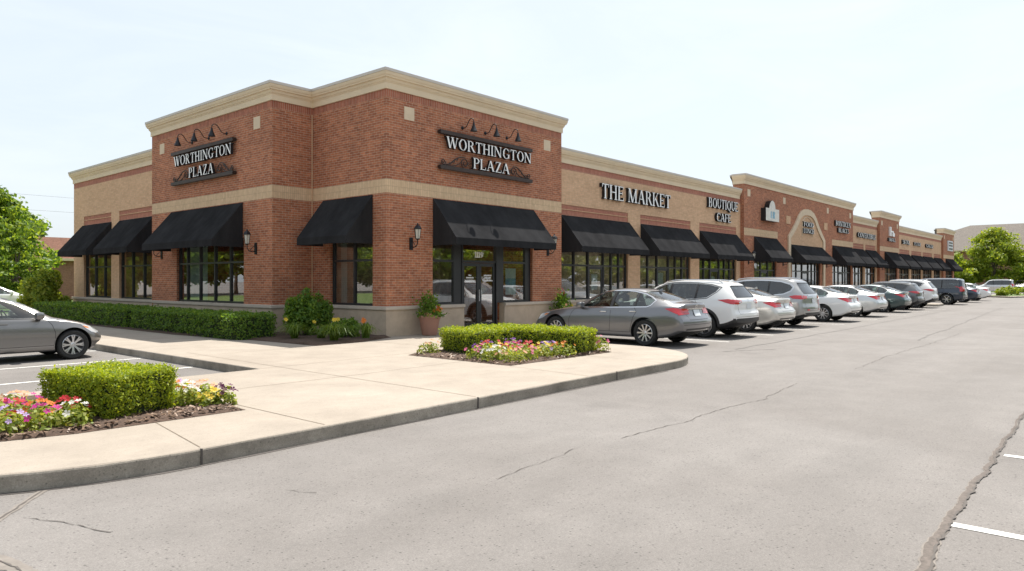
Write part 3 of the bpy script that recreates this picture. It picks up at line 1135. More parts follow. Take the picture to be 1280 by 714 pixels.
def glazed_door(fr, a, b, top, d, hinge=1):
    mb, gl, hd = MB(), MB(), MB()
    s = .09
    fr.box(mb, a, a + s, d - .025, d + .025, .165, top)
    fr.box(mb, b - s, b, d - .025, d + .025, .165, top)
    fr.box(mb, a + s, b - s, d - .025, d + .025, .165, .165 + .2)
    fr.box(mb, a + s, b - s, d - .025, d + .025, top - .1, top)
    fr.quad(gl, a + s, b - s, .365, top - .1, d)
    o = mb.build('door', 'frame', B)
    gl.build('pane', 'glass', o, recalc=False)
    u = b - s / 2 if hinge > 0 else a + s / 2
    hd.tube([fr.P(u, d + .03, 1.0), fr.P(u, d + .075, 1.02), fr.P(u, d + .075, 1.38), fr.P(u, d + .03, 1.4)], .012, 8)
    hd.build('handle', 'chrome', o)
    return o

# entrance: posts, side lights, double door, transom
mb, gl = MB(), MB()
d = -.14
for a, b, z0 in ((1.69, 1.74, SILL), (2.6, 2.98, SILL), (2.93, 2.985, .155), (4.46, 4.515, .155), (4.515, 4.82, SILL), (5.9, 6.17, SILL)):
    R0.box(mb, a, b, d - .05, d + .05 + (.02 if b - a < .1 else 0), z0 + .003, HEAD)
for a, b in ((1.74, 2.6), (2.985, 4.46), (4.82, 5.9)):
    R0.box(mb, a, b, d - .045, d + .045, 2.2, 2.27)
    R0.box(mb, a, b, d - .045, d + .045, HEAD - .07, HEAD)
    R0.quad(gl, a, b, 2.27, HEAD - .07, d)
for a, b in ((1.74, 2.6), (4.82, 5.9)):
    R0.box(mb, a, b, d - .045, d + .045, SILL + .003, SILL + .07)
    R0.quad(gl, a, b, SILL + .07, 2.2, d + .004)
o = mb.build('entrance_frame', 'frame', B)
gl.build('pane', 'glass', o, recalc=False)
glazed_door(R0, 2.99, 3.72, 2.19, d, 1)
glazed_door(R0, 3.73, 4.455, 2.19, d, -1)
# knee walls either side of the doors
mb = MB()
R0.box(mb, 1.68, 2.928, -.2, -.001, .1, .955)
R0.box(mb, 4.742, 6.18, -.2, -.001, .1, .955)
mb.build('knee_wall', 'stonebase', B)
window(IN, w_in, [w_in[0] + 1.02])
window(BAY, w_bay, [w_bay[0] + .6, w_bay[0] + 1.5, w_bay[0] + 2.5, w_bay[0] + 3.5])
window(LOW, w_l1, [w_l1[0] + 1.05, w_l1[0] + 2.05])
window(LOW, w_l2, [w_l2[0] + 1.05, w_l2[0] + 2.1])
for fr, ws, ds in ((MK, w_m, DM), (T2, w_t2, D2), (MK, w_s3, D3), (T2, w_t3, D4), (MK, w_s4, D5), (T2, w_t4, D6)):
    for w in ws:
        dr = [q for q in ds if w[0] < q[0] < w[1]][0]
        ml = []
        if dr[0] - w[0] > 1.3:
            ml.append((dr[0] + w[0]) / 2)
        if w[1] - dr[1] > 1.0:
            k = 2 if w[1] - dr[1] > 1.5 else 1
            ml += [dr[1] + (w[1] - dr[1]) * (i + 1) / (k + 1) for i in range(k)]
        window(fr, w, ml, dr)

# ------------------------------------------------------------------ awnings
def awning(fr, u0, u1, depth, label, ztop=4.0, zeave=2.86, zval=2.655, panels=4):
    uc = (u0 + u1) / 2
    base_p = fr.P(uc, 0, zval)
    t = thing('awning', label, 'awning', base_p, 0, 'black awnings over the shop windows')
    mb = MB()
    nu, nv = panels * 6, 8
    rnd = random.Random(int(u0 * 100))
    amp = [rnd.uniform(.004, .014) for _ in range(panels)]
    def S(i, j):
        u = u0 + (u1 - u0) * i / nu
        k = j / nv
        ph = (i % 6) / 6
        sag = -amp[min(i // 6, panels - 1)] * math.sin(PI * ph) * math.sin(PI * min(1, k * 1.15))
        n = Vector((0, 0, 0))
        dd, zz = .01 + (depth - .01) * k, ztop + (zeave - ztop) * k
        L = math.hypot(depth, ztop - zeave)
        return fr.P(u, dd + sag * (ztop - zeave) / L, zz + sag * depth / L)
    for i in range(nu):
        for j in range(nv):
            mb.poly([S(i, j), S(i, j + 1), S(i + 1, j + 1), S(i + 1, j)])
    for u in (u0, u1):
        mb.poly([fr.P(u, .01, ztop), fr.P(u, depth, zeave), fr.P(u, .01, zeave)])
    lbuild(mb, 'canopy', 'canvas', t, smooth=.5)
    mb = MB()
    nv2 = panels * 8
    def V(i, z):
        w = .006 * math.sin(i * 1.7 + u0) * (1 if z < zeave else 0)
        return fr.P(u0 + (u1 - u0) * i / nv2, depth + .002 + w, z)
    for i in range(nv2):
        mb.poly([V(i, zval), V(i + 1, zval), V(i + 1, zeave), V(i, zeave)])
    for u in (u0, u1):
        mb.poly([fr.P(u, .01, zeave), fr.P(u, depth, zeave), fr.P(u, depth, zval), fr.P(u, .01, zval)])
    lbuild(mb, 'valance', 'canvas', t)
    mb = MB()
    for i in range(panels + 1):
        u = u0 + (u1 - u0) * i / panels
        u = min(max(u, u0 + .03), u1 - .03)
        mb.tube([fr.P(u, .03, ztop - .04), fr.P(u, depth - .03, zeave - .03), fr.P(u, .03, zeave - .03)], .012, 6)
    mb.tube([fr.P(u0 + .03, depth - .03, zeave - .03), fr.P(u1 - .03, depth - .03, zeave - .03)], .014, 6)
    lbuild(mb, 'support_frame', 'iron', t)
    return t

AW = .95
awning(R0, 1.68, 6.23, AW, 'wide black awning over the double entrance doors of the corner tower', panels=5)
awning(IN, Y1 - 2.9, Y1 - .57, .88, 'short black awning on the shaded wall left of the tower corner', panels=2)
awning(BAY, YB - 9.9, YB - 5.06, .97, 'wide black awning under the left plaza sign', panels=4)
awning(LOW, YL - 18.9, YL - 15.7, .95, 'leftmost black awning at the end of the low tan wing', panels=3)
awning(LOW, YL - 14.9, YL - 11.75, .95, 'black awning on the low tan wing next to the left brick bay', panels=3)
MA = .3 + .63
for (a, b), s in zip(((8.12, 12.7), (13.57, 18.03), (18.89, 23.05)),
                     ('black awning under the market letters, beside the corner tower', 'middle black awning of the tan wall, right of the market letters', 'black awning under the boutique cafe letters')):
    awning(MK, a, b, MA, s, panels=5)
for fr, a, b, s in ((T2, 24.76, 27.95, 'narrow black awning under the small white box sign'), (T2, 30.05, 35.65, 'lower black awning beneath the cream brick arch'),
                    (T2, 37.75, 42.12, 'black awning under the two line sign right of the arch'),
                    (MK, 43.1, 45.75, 'first black awning of the far tan stretch with white capital letters'), (MK, 46.2, 49.2, 'second black awning of the far tan stretch, against the small tower'),
                    (T2, 50.9, 55.1, 'black awning on the small brick tower with the tall symbol sign'),
                    (MK, 56.5, 60.25, 'black awning of the far row just right of the small brick tower'), (MK, 60.9, 65.05, 'second of the far row of black awnings, under the slim script sign'),
                    (MK, 65.5, 69.8, 'third of the far row of black awnings, under the dark box sign'), (MK, 70.5, 74.1, 'last awning of the far row before the end tower'),
                    (T2, 75.4, 79.7, 'black awning on the farthest end tower beside the tree')):
    if fr is T2 and a == 30.05:
        awning(fr, a, b, .9, s, 3.78, 2.86, 2.68, 5)
    else:
        awning(fr, a, b, .93, s, panels=3)

# ------------------------------------------------------------------ lettering
def arcp(cx, cy, rx, ry, tx, ty, a0, a1, n=16):
    out = []
    for i in range(n):
        A, Bq = math.radians(a0 + (a1 - a0) * i / n), math.radians(a0 + (a1 - a0) * (i + 1) / n)
        out.append([(cx + rx * math.cos(A), cy + ry * math.sin(A)), (cx + rx * math.cos(Bq), cy + ry * math.sin(Bq)),
                    (cx + (rx - tx) * math.cos(Bq), cy + (ry - ty) * math.sin(Bq)), (cx + (rx - tx) * math.cos(A), cy + (ry - ty) * math.sin(A))])
    return out
TK, TN, SE = .14, .058, .05
def rc(x0, y0, x1, y1):
    return [(x0, y0), (x1, y0), (x1, y1), (x0, y1)]
def stem(x, w=TK, t=1, b=1, s=.08):
    o = [rc(x, 0, x + w, 1)]
    if b:
        o.append(rc(x - s, 0, x + w + s, SE))
    if t:
        o.append(rc(x - s, 1 - SE, x + w + s, 1))
    return o
def dg(x0, y0, x1, y1, w):
    return [(x0 - w / 2, y0), (x0 + w / 2, y0), (x1 + w / 2, y1), (x1 - w / 2, y1)]
def sf(x, y, w=.13):
    return rc(x - w, y - SE / 2, x + w, y + SE / 2)
def glyph(c):
    h = SE / 2
    if c == 'I': return stem(.09), .33
    if c == 'T': return stem(.3, t=0) + [rc(.02, 1 - TN, .74, 1), rc(.02, .78, .07, 1), rc(.69, .78, .74, 1)], .76
    if c == 'H': return stem(.08) + stem(.62) + [rc(.235, .48, .62, .545)], .86
    if c == 'E': return stem(.08, s=.06) + [rc(.2, 1 - TN, .62, 1), rc(.2, 0, .66, TN), rc(.2, .49, .5, .55), rc(.575, .8, .62, 1), rc(.615, 0, .66, .22), rc(.46, .42, .5, .62)], .72
    if c == 'F': return stem(.08, s=.06) + [rc(.2, 1 - TN, .62, 1), rc(.2, .49, .5, .55), rc(.575, .8, .62, 1), rc(.46, .42, .5, .62)], .66
    if c == 'L': return stem(.08, s=.06) + [rc(.2, 0, .62, TN), rc(.575, 0, .62, .25)], .68
    if c == 'P': return stem(.08) + arcp(.34, .735, .3, .265, .15, .055, 90, -90) + [rc(.2, .945, .34, 1), rc(.2, .47, .34, .525)], .68
    if c == 'R': return stem(.08) + arcp(.34, .745, .28, .255, .15, .055, 90, -90) + [rc(.2, .945, .34, 1), rc(.2, .49, .34, .545), dg(.72, 0, .4, .51, .17), sf(.76, h, .1)], .84
    if c == 'B': return stem(.08) + arcp(.34, .755, .25, .245, .14, .05, 90, -90) + arcp(.36, .265, .3, .265, .15, .055, 90, -90) + [rc(.2, .95, .34, 1), rc(.2, .49, .36, .54), rc(.2, 0, .36, .05)], .74
    if c == 'N': return stem(.1, TN, s=.1) + [dg(.78, 0, .16, 1, .17)] + stem(.75, TN, b=0, s=.1), .95
    if c == 'M': return stem(.1, TN, s=.09) + stem(.86, TK, s=.08) + [dg(.53, 0, .16, 1, .17), dg(.53, 0, .92, 1, .07)], 1.12
    if c == 'A': return [dg(.12, 0, .42, 1, TN), dg(.76, 0, .44, 1, .17), rc(.24, .32, .62, .375), sf(.12, h), sf(.76, h)], .9
    if c == 'V': return [dg(.42, 0, .12, 1, .17), dg(.44, 0, .74, 1, TN), sf(.12, 1 - h), sf(.76, 1 - h)], .88
    if c == 'W': return [dg(.37, 0, .12, 1, .165), dg(.38, 0, .62, 1, TN), dg(.85, 0, .58, 1, .165), dg(.86, 0, 1.1, 1, TN), sf(.12, 1 - h), sf(.6, 1 - h, .15), sf(1.1, 1 - h, .11)], 1.2
    if c == 'Z': return [rc(.08, 1 - TN, .7, 1), rc(.05, 0, .72, TN), dg(.14, 0, .62, 1, .17), rc(.08, .78, .125, 1), rc(.675, 0, .72, .24)], .78
    if c == 'K': return stem(.08) + [dg(.26, .42, .66, 1, TN), dg(.74, 0, .38, .6, .17), sf(.66, 1 - h, .1), sf(.76, h, .1)], .86
    if c == 'O': return arcp(.45, .5, .42, .515, .16, .05, 0, 360, 28), .9
    if c == 'Q': return arcp(.45, .5, .42, .515, .16, .05, 0, 360, 28) + [dg(.82, -.22, .46, .06, .15)], .92
    if c == 'C': return arcp(.46, .5, .42, .515, .16, .05, 42, 318, 22) + [rc(.735, .68, .78, .96), dg(.76, .12, .79, .2, .05)], .82
    if c == 'G': return arcp(.46, .5, .42, .515, .16, .05, 42, 320, 22) + [rc(.735, .68, .78, .96), rc(.66, .06, .8, .42), rc(.56, .39, .88, .44)], .92
    if c == 'U': return [rc(.08, .35, .08 + TK, 1), rc(.66, .35, .66 + TN, 1), rc(0, 1 - SE, .32, 1), rc(.56, 1 - SE, .82, 1)] + arcp(.4, .36, .32, .375, .14, .08, 180, 360), .84
    if c == 'S': return arcp(.34, .745, .27, .26, .1, .07, 40, 250, 14) + arcp(.34, .27, .29, .28, .1, .07, -130, 90, 14) + [dg(.4, .5, .2, .57, .2), rc(.52, .72, .56, .96), rc(.07, .05, .11, .3)], .68
    if c == 'D': return stem(.08) + arcp(.36, .5, .42, .5, .16, .05, 90, -90) + [rc(.2, .95, .36, 1), rc(.2, 0, .36, .05)], .84
    if c == '1': return stem(.12, s=.08, t=0) + [dg(.06, .8, .16, 1, .1)], .4
    if c == '9': return arcp(.34, .68, .28, .32, .13, .06, 0, 360, 20) + arcp(.1, .6, .52, .6, .13, .06, -75, 8, 10), .68
    return [], .34

def letters(fr, text, ua, ub, z0, z1, parent, d0, depth=.10, face='white', side='black', sp=.06):
    """raised serif capitals: pale faces on dark returns; one child per letter"""
    G = [glyph(c) for c in text]
    w = sum(g[1] + sp for g in G) - sp
    sx, h = (ub - ua) / w, z1 - z0
    u = ua
    rnd = 0
    for c, (polys, adv) in zip(text, G):
        if polys:
            mb = MB()
            for i, P in enumerate(polys):
                d1 = d0 + depth + .0012 * (i % 12)
                f = [fr.P(u + x * sx, d1, z0 + y * h) for x, y in P]
                b = [fr.P(u + x * sx, d0 + .02 + .001 * (i % 12), z0 + y * h) for x, y in P]
                n = len(P)
                mb.poly(f, 0)
                for k in range(n):
                    mb.poly([b[k], b[(k + 1) % n], f[(k + 1) % n], f[k]], 1)
            # dark backing, a little larger all round: the letter's shadow halo put in black
            for i, P in enumerate(polys):
                cx, cy = sum(p[0] for p in P) / len(P), sum(p[1] for p in P) / len(P)
                d1 = d0 + depth - .006 + .0011 * (i % 4)
                g = .011
                Q = []
                for x, y in P:
                    X, Y = x * sx, y * h
                    CX, CY = cx * sx, cy * h
                    Q.append((X + (g if X > CX else -g), Y + (g if Y > CY else -g)))
                f = [fr.P(u + x, d1, z0 + y) for x, y in Q]
                b = [fr.P(u + x, d0 + .012, z0 + y) for x, y in Q]
                n = len(Q)
                mb.poly(f, 1)
                for k in range(n):
                    mb.poly([b[k], b[(k + 1) % n], f[(k + 1) % n], f[k]], 1)
            lbuild(mb, 'letter', [face, side], parent, recalc=False)
        u += (adv + sp) * sx

def spiral(fr, cu, cz, r0, r1, turns, d, start=0, sgn=1, n=26):
    return [fr.P(cu + sgn * (r0 + (r1 - r0) * i / n) * math.cos(start + turns * 2 * PI * i / n), d, cz + (r0 + (r1 - r0) * i / n) * math.sin(start + turns * 2 * PI * i / n)) for i in range(n + 1)]

def plaza_sign(fr, ua, ub, label):
    t = thing('plaza_sign', label, 'sign', fr.P((ua + ub) / 2, 0, 4.86))
    for nm, z0, z1 in (('top_rail', 5.88, 5.99), ('bottom_rail', 4.87, 4.98)):
        mb = MB()
        fr.box(mb, ua, ub, .04, .15, z0, z1)
        fr.box(mb, ua - .02, ub + .02, .03, .135, z0 + .025, z1 - .025)
        for k in (.15, .5, .85):
            u = ua + (ub - ua) * k
            fr.box(mb, u - .03, u + .03, -.01, .05, z0 + .03, z1 - .03)
        lbuild(mb, nm, 'bronze', t)
    L = ub - ua
    letters(fr, 'WORTHINGTON', ua + .055 * L, ua + .985 * L, 5.50, 5.82, t, .05)
    letters(fr, 'PLAZA', ua + .32 * L, ua + .72 * L, 5.02, 5.34, t, .06)
    for s, u0, u1 in ((1, ua + .03, ua + .31 * L), (-1, ub - .03, ub - .27 * L)):
        mb = MB()
        w = abs(u1 - u0)
        def Q(k):
            return u0 + s * w * k
        big = spiral(fr, Q(.80), 5.14, .03, .165, 1.6, .09, PI * .3, s)
        mb.tube(big, [.012 + .008 * math.sin(PI * i / (len(big) - 1)) for i in range(len(big))], 6)
        sm = spiral(fr, Q(.10), 5.09, .02, .095, 1.5, .09, PI, s)
        mb.tube(sm, .015, 6)
        cv = [fr.P(Q(x), .09, z) for x, z in ((.10, 5.0), (.22, 5.02), (.34, 5.08), (.46, 5.19), (.58, 5.27), (.70, 5.31), (.82, 5.30))]
        mb.tube(cv, [.012, .016, .02, .022, .02, .016, .012], 6)
        cv = [fr.P(Q(x), .08, z) for x, z in ((.2, 5.0), (.36, 5.0), (.5, 5.03), (.62, 5.10), (.70, 5.18))]
        mb.tube(cv, [.01, .014, .016, .014, .01], 6)
        for x, z in ((.42, 5.13), (.52, 5.2), (.3, 5.06)):
            mb.tube(spiral(fr, Q(x), z, .01, .05, 1.1, .1, 0, s, 12), .009, 5)
        mb.tube(spiral(fr, Q(.96), 5.14, .015, .07, 1.2, .085, PI * 1.2, s, 14), .011, 5)
        lbuild(mb, 'scrollwork', 'bronze', t, smooth=.8)
    return t
plaza_sign(R0, 1.86, 6.0, 'bronze railed sign with white WORTHINGTON PLAZA letters above the entrance awning')
plaza_sign(BAY, YB - 9.62, YB - 5.42, 'bronze railed sign with white WORTHINGTON PLAZA letters on the shaded left bay')

def sign_lamp(fr, u, label):
    t = thing('sign_lamp', label, 'lamp', fr.P(u, 0, 6.2), 0, 'gooseneck lamps above the plaza signs')
    mb = MB()
    mm = Matrix.Translation(fr.P(u, 0, 6.2)) @ Matrix(((fr.u.x, 0, fr.n.x, 0), (fr.u.y, 0, fr.n.y, 0), (0, 1, 0, 0), (0, 0, 0, 1)))
    mb.lathe([(.05, 0), (.055, .015), (.03, .03)], 14, 0, mm)
    P = [fr.P(u, dd, z) for dd, z in ((.02, 6.2), (.10, 6.19), (.17, 6.21), (.23, 6.29), (.29, 6.38), (.36, 6.43), (.43, 6.42), (.475, 6.36), (.48, 6.28))]
    mb.tube(P, .013, 8)
    lbuild(mb, 'arm', 'iron', t, smooth=.8)
    mb = MB()
    mb.lathe([(.022, .10), (.03, .08), (.036, .02), (.05, -.02), (.10, -.14), (.11, -.16), (.102, -.16), (.045, -.02), (.0, .0)], 18, 0, Matrix.Translation(fr.P(u, .48, 6.20)), cap=False)
    lbuild(mb, 'shade', 'iron', t, smooth=.6)
for u, s in zip((2.87, 3.87, 4.87), ('left', 'middle', 'right')):
    sign_lamp(R0, u, s + ' black gooseneck lamp above the sign over the entrance')
for u, s in zip((YB - 8.35, YB - 7.2, YB - 6.05), ('left', 'middle', 'right')):
    sign_lamp(BAY, u, s + ' black gooseneck lamp above the sign on the left bay')

def text_sign(fr, lines, label, face='white'):
    z = min(l[3] for l in lines)
    t = thing('shop_sign', label, 'sign', fr.P((lines[0][1] + lines[0][2]) / 2, 0, z), 0, None)
    for s, a, b, z0, z1 in lines:
        letters(fr, s, a, b, z0, z1, t, 0.0, .13, face)
    return t
text_sign(MK, [('THE MARKET', 10.55, 15.9, 4.80, 5.36)], 'big white THE MARKET letters on the tan brick wall')
text_sign(MK, [('BOUTIQUE', 19.6, 22.95, 5.17, 5.62), ('CAFE', 20.45, 22.1, 4.55, 4.95)], 'white two line BOUTIQUE CAFE letters on the tan wall end')
text_sign(T2, [('BONTICEN', 38.1, 41.4, 5.34, 5.68), ('BLACES', 38.7, 41.0, 4.93, 5.22)], 'pale two line letter sign right of the brick arch')
text_sign(MK, [('COVERTIBLE', 43.9, 48.7, 4.85, 5.2)], 'single line of dark sided white letters on the far tan wall')
text_sign(MK, [('SEOUL', 57.2, 59.9, 4.88, 5.22)], 'bold white letter sign right of the small brick tower')
text_sign(MK, [('ISSUE', 61.6, 64.3, 4.9, 5.18)], 'slim pale letter sign between two bolder far signs')
text_sign(MK, [('GAUGE', 66.5, 69.8, 4.88, 5.2)], 'last letter sign on the far tan wall before the end tower')
text_sign(T2, [('FOOD', 32.0, 33.75, 4.95, 5.22), ('LUNCH', 31.95, 33.8, 4.55, 4.82)], 'white letters inside the cream brick arch')
# box sign with a round top
t = thing('shop_sign', 'white box sign with a rounded top on the second brick tower', 'sign', T2.P(26.6, 0, 4.88))
mb = MB()
out = [(25.7, 4.9), (27.58, 4.9), (27.58, 5.58), (27.05, 5.58), (27.0, 5.78), (26.88, 5.93), (26.65, 6.03), (26.42, 5.97), (26.24, 5.8), (26.15, 5.58), (25.7, 5.58)]
f = [T2.P(u, .28, z) for u, z in out]
b = [T2.P(u, .0, z) for u, z in out]
mb.poly(f, 0)
for k in range(len(out)):
    mb.poly([b[k], b[(k + 1) % len(out)], f[(k + 1) % len(out)], f[k]], 1)
lbuild(mb, 'sign_box', ['poster', 'black'], t, recalc=False)
mb = MB()
for a, bb, z0, z1 in ((26.35, 26.5, 5.05, 5.42), (26.62, 26.95, 5.05, 5.42)):
    T2.box(mb, a, bb, .281, .288, z0, z1)
lbuild(mb, 'emblem', 'posterblue', t)
t = thing('shop_sign', 'tall white symbol over a small word on the small brick tower', 'sign', T2.P(52.7, 0, 4.88))
mb = MB()
for a, bb, z0, z1 in ((52.2, 52.5, 5.3, 6.05), (52.5, 53.0, 5.62, 5.74), (52.95, 53.25, 5.3, 5.74), (53.3, 53.6, 5.3, 5.58)):
    T2.box(mb, a, bb, .0, .14, z0, z1)
lbuild(mb, 'symbol', 'white', t)
letters(T2, 'SMALL', 51.7, 54.0, 4.88, 5.15, t, 0, .12)
t = thing('shop_sign', 'grey plaque sign on the farthest end tower', 'sign', T2.P(77.5, 0, 4.8))
mb = MB()
T2.box(mb, 76.3, 78.9, .0, .12, 4.85, 5.95)
lbuild(mb, 'sign_box', 'plate', t)
mb = MB()
for z in (5.0, 5.35, 5.65):
    T2.box(mb, 76.6, 78.6, .121, .135, z, z + .16)
lbuild(mb, 'emblem', 'black', t)
# street number in the transom and small signs on the glass
t = thing('house_number', 'white 1119 number on the glass above the doors', 'number', R0.P(3.75, -.13, 2.37))
letters(R0, '1119', 3.56, 3.92, 2.37, 2.53, t, -.155, .03, side='white')
for (u, z, w), s in zip(((3.34, 1.72, .42), (4.13, 1.72, .46)), ('left', 'right')):
    t = thing('door_decal', 'small white lettering on the %s entrance door glass' % s, 'decal', R0.P(u, -.13, z - .2))
    r = random.Random(s)
    for k, (zz, ww) in enumerate(((z + .07, w * (.3 if s == 'left' else .75)), (z, w * (.8 if s == 'left' else .65)), (z - .09, w))):
        mb = MB()
        n = 9 if ww > w * .5 else 3
        for i in range(n):
            a = u - ww / 2 + ww * i / n
            hh = .05 * r.uniform(.7, 1)
            R0.box(mb, a, a + ww / n * .72, -.133, -.130, zz, zz + hh)
        lbuild(mb, 'text_line', 'white', t)
def poster(fr, u0, u1, z0, z1, d, mats, label):
    t = thing('poster', label, 'poster', fr.P((u0 + u1) / 2, d, z0))
    for k, (a, b, m) in enumerate(mats):
        mb = MB()
        fr.box(mb, u0, u1, d - .003 - .002 * k, d, z0 + (z1 - z0) * a, z0 + (z1 - z0) * b - .002)
        lbuild(mb, 'sheet', m, t)
poster(R0, 5.0, 5.5, 1.2, 2.05, -.16, [(0, .35, 'poster'), (.35, .62, 'posterblue'), (.62, 1, 'poster')], 'white and blue notices taped inside the window right of the doors')
poster(MK, 10.25, 10.65, 1.3, 1.9, -.16, [(0, 1, 'poster')], 'white notice on the glass door under the market sign')
poster(MK, 15.3, 15.75, 1.5, 2.0, -.16, [(0, 1, 'poster')], 'pale notice in the middle shop door of the tan wall')
poster(MK, 20.4, 20.85, 1.2, 1.85, -.16, [(0, 1, 'poster')], 'white notice on the cafe door under the cafe sign')
mb = MB()
for u in np.arange(YB - 9.3, YB - 8.0, .11):
    BAY.box(mb, u, u + .09, -.35, -.34, 1.0, 2.9)
tag(mb.build('window_blind', 'blind'), 'pale vertical blind behind the left end of the bay window', 'blind')
mb = MB()
for u in np.arange(Y1 - 2.5, Y1 - 2.25, .1):
    IN.box(mb, u, u + .08, -.35, -.34, 1.0, 2.9)
tag(mb.build('window_blind', 'blind'), 'pale blind at the edge of the shaded window left of the corner', 'blind')
def shelf(x0, x1, y0, y1, label, cols):
    t = thing('display_shelf', label, 'shelf', ((x0 + x1) / 2, (y0 + y1) / 2, .17))
    mb = MB()
    for z in (.2, .75, 1.3, 1.85):
        mb.box(x0, x1, y0, y1, z, z + .03)
    for x in (x0, x1 - .04):
        mb.box(x, x + .04, y0, y1, .17, 2.1)
    lbuild(mb, 'rack', 'interior', t)
    r = random.Random(int(x0 * 10))
    for z in (.23, .78, 1.33):
        mb = MB()
        x = x0 + .08
        while x < x1 - .2:
            w = r.uniform(.08, .22)
            mb.box(x, x + w, y0 + .05, y1 - .05, z + .002, z + r.uniform(.15, .45))
            x += w + r.uniform(.02, .12)
        lbuild(mb, 'goods', cols[int(z * 7) % len(cols)], t)
shelf(1.2, 2.4, 1.6, 2.0, 'stocked display shelf inside the left entrance window', ['poster', 'blind', 'posterblue'])
shelf(8.6, 9.7, 1.9, 2.3, 'stocked shelf behind the market window beside the tower', ['poster', 'square', 'blind'])
shelf(13.9, 14.9, 1.8, 2.2, 'stocked shelf behind the middle shop window', ['square', 'poster'])
shelf(19.2, 20.1, 1.8, 2.2, 'stocked shelf behind the cafe window', ['poster', 'panel'])

# wall lanterns
def lantern(fr, u, label, z=2.5):
    t = thing('wall_lantern', label, 'lantern', fr.P(u, 0, z), 0, 'wall lanterns on the brick piers')
    mb = MB()
    fr.box(mb, u - .055, u + .055, 0, .03, z, z + .34)
    mb.tube([fr.P(u, dd, zz) for dd, zz in ((.03, z + .1), (.12, z + .07), (.22, z + .09), (.28, z + .17), (.285, z + .27))], .014, 8)
    mb.tube([fr.P(u, dd, zz) for dd, zz in ((.03, z + .26), (.12, z + .2), (.2, z + .1))], .009, 6)
    lbuild(mb, 'bracket', 'iron', t)
    c = fr.P(u, .285, z + .27)
    T = Matrix.Translation(c)
    mb = MB()
    mb.lathe([(.02, 0), (.06, .02), (.065, .035)], 6, 0, T)
    for k in range(6):
        a = 2 * PI * k / 6
        p0, p1 = Vector((.062 * math.cos(a), .062 * math.sin(a), .03)), Vector((.095 * math.cos(a), .095 * math.sin(a), .30))
        mb.tube([c + p0, c + p1], .006, 5)
    mb.lathe([(.115, .295), (.118, .31), (.075, .38), (.03, .41), (.018, .45), (.0, .47)], 6, 0, T)
    lbuild(mb, 'cage', 'iron', t)
    mb = MB()
    mb.lathe([(.055, .035), (.086, .292)], 6, 0, T)
    lbuild(mb, 'lamp_glass', 'lampglass', t)
lantern(R0, .86, 'black lantern on the corner pier left of the entrance awning')
lantern(R0, 6.99, 'black lantern right of the entrance awning')
lantern(BAY, YB - 4.31, 'black lantern on the shaded bay right of its awning', 2.42)
lantern(BAY, YB - 10.65, 'black lantern half hidden under the awning at the left end of the bay', 2.42)
for u, s in ((24.05, 'beside the boutique cafe awning'), (28.9, 'left of the cream arch'), (36.6, 'right of the cream arch'), (50.2, 'left side of the small brick tower'), (42.25, 'at the right end of the arch tower')):
    lantern(T2, u, 'distant black lantern on the brick pier ' + s)
mb = MB()
mb.tube([(70.5, 6, 6.0), (70.5, 6, 7.4)], .05, 6)
mb.tube([(70.5, 6, 6.0), (70.5, 6, 6.4)], .16, 6)
tag(mb.build('roof_vent', 'iron'), 'thin dark vent pipe on the far roof', 'vent')

# ------------------------------------------------------------------ vegetation
def leaves(C, size, nrm=None, tilt=1., rng=RNG, aspect=.5, curl=0.):
    """rhombic leaves at centres C (n,3); nrm biases the facing"""
    n = len(C)
    d = rng.normal(size=(n, 3))
    d /= np.linalg.norm(d, axis=1)[:, None]
    if nrm is not None:
        nn = nrm + d * tilt
    else:
        nn = d
    nn /= np.linalg.norm(nn, axis=1)[:, None]
    a = np.cross(nn, rng.normal(size=(n, 3)))
    a /= np.linalg.norm(a, axis=1)[:, None] + 1e-9
    b = np.cross(nn, a)
    s = size * rng.uniform(.6, 1.4, size=(n, 1))
    V = np.stack([C - a * s, C + b * s * aspect - a * s * .1, C + a * s, C - b * s * aspect - a * s * .1], 1).reshape(-1, 3)
    F = np.arange(n * 4).reshape(n, 4)
    return V, F

def blob(mb, c, r, seed, m=0, sub=2, rough=.18):
    bm = bmesh.new()
    bmesh.ops.create_icosphere(bm, subdivisions=sub, radius=1)
    rr = random.Random(seed)
    for v in bm.verts:
        k = 1 + rr.uniform(-rough, rough)
        v.co = Vector((c[0] + v.co.x * r[0] * k, c[1] + v.co.y * r[1] * k, c[2] + v.co.z * r[2] * k))
    bm.verts.index_update()
    mb.raw([v.co for v in bm.verts], [[v.index for v in f.verts] for f in bm.faces], m)
    bm.free()

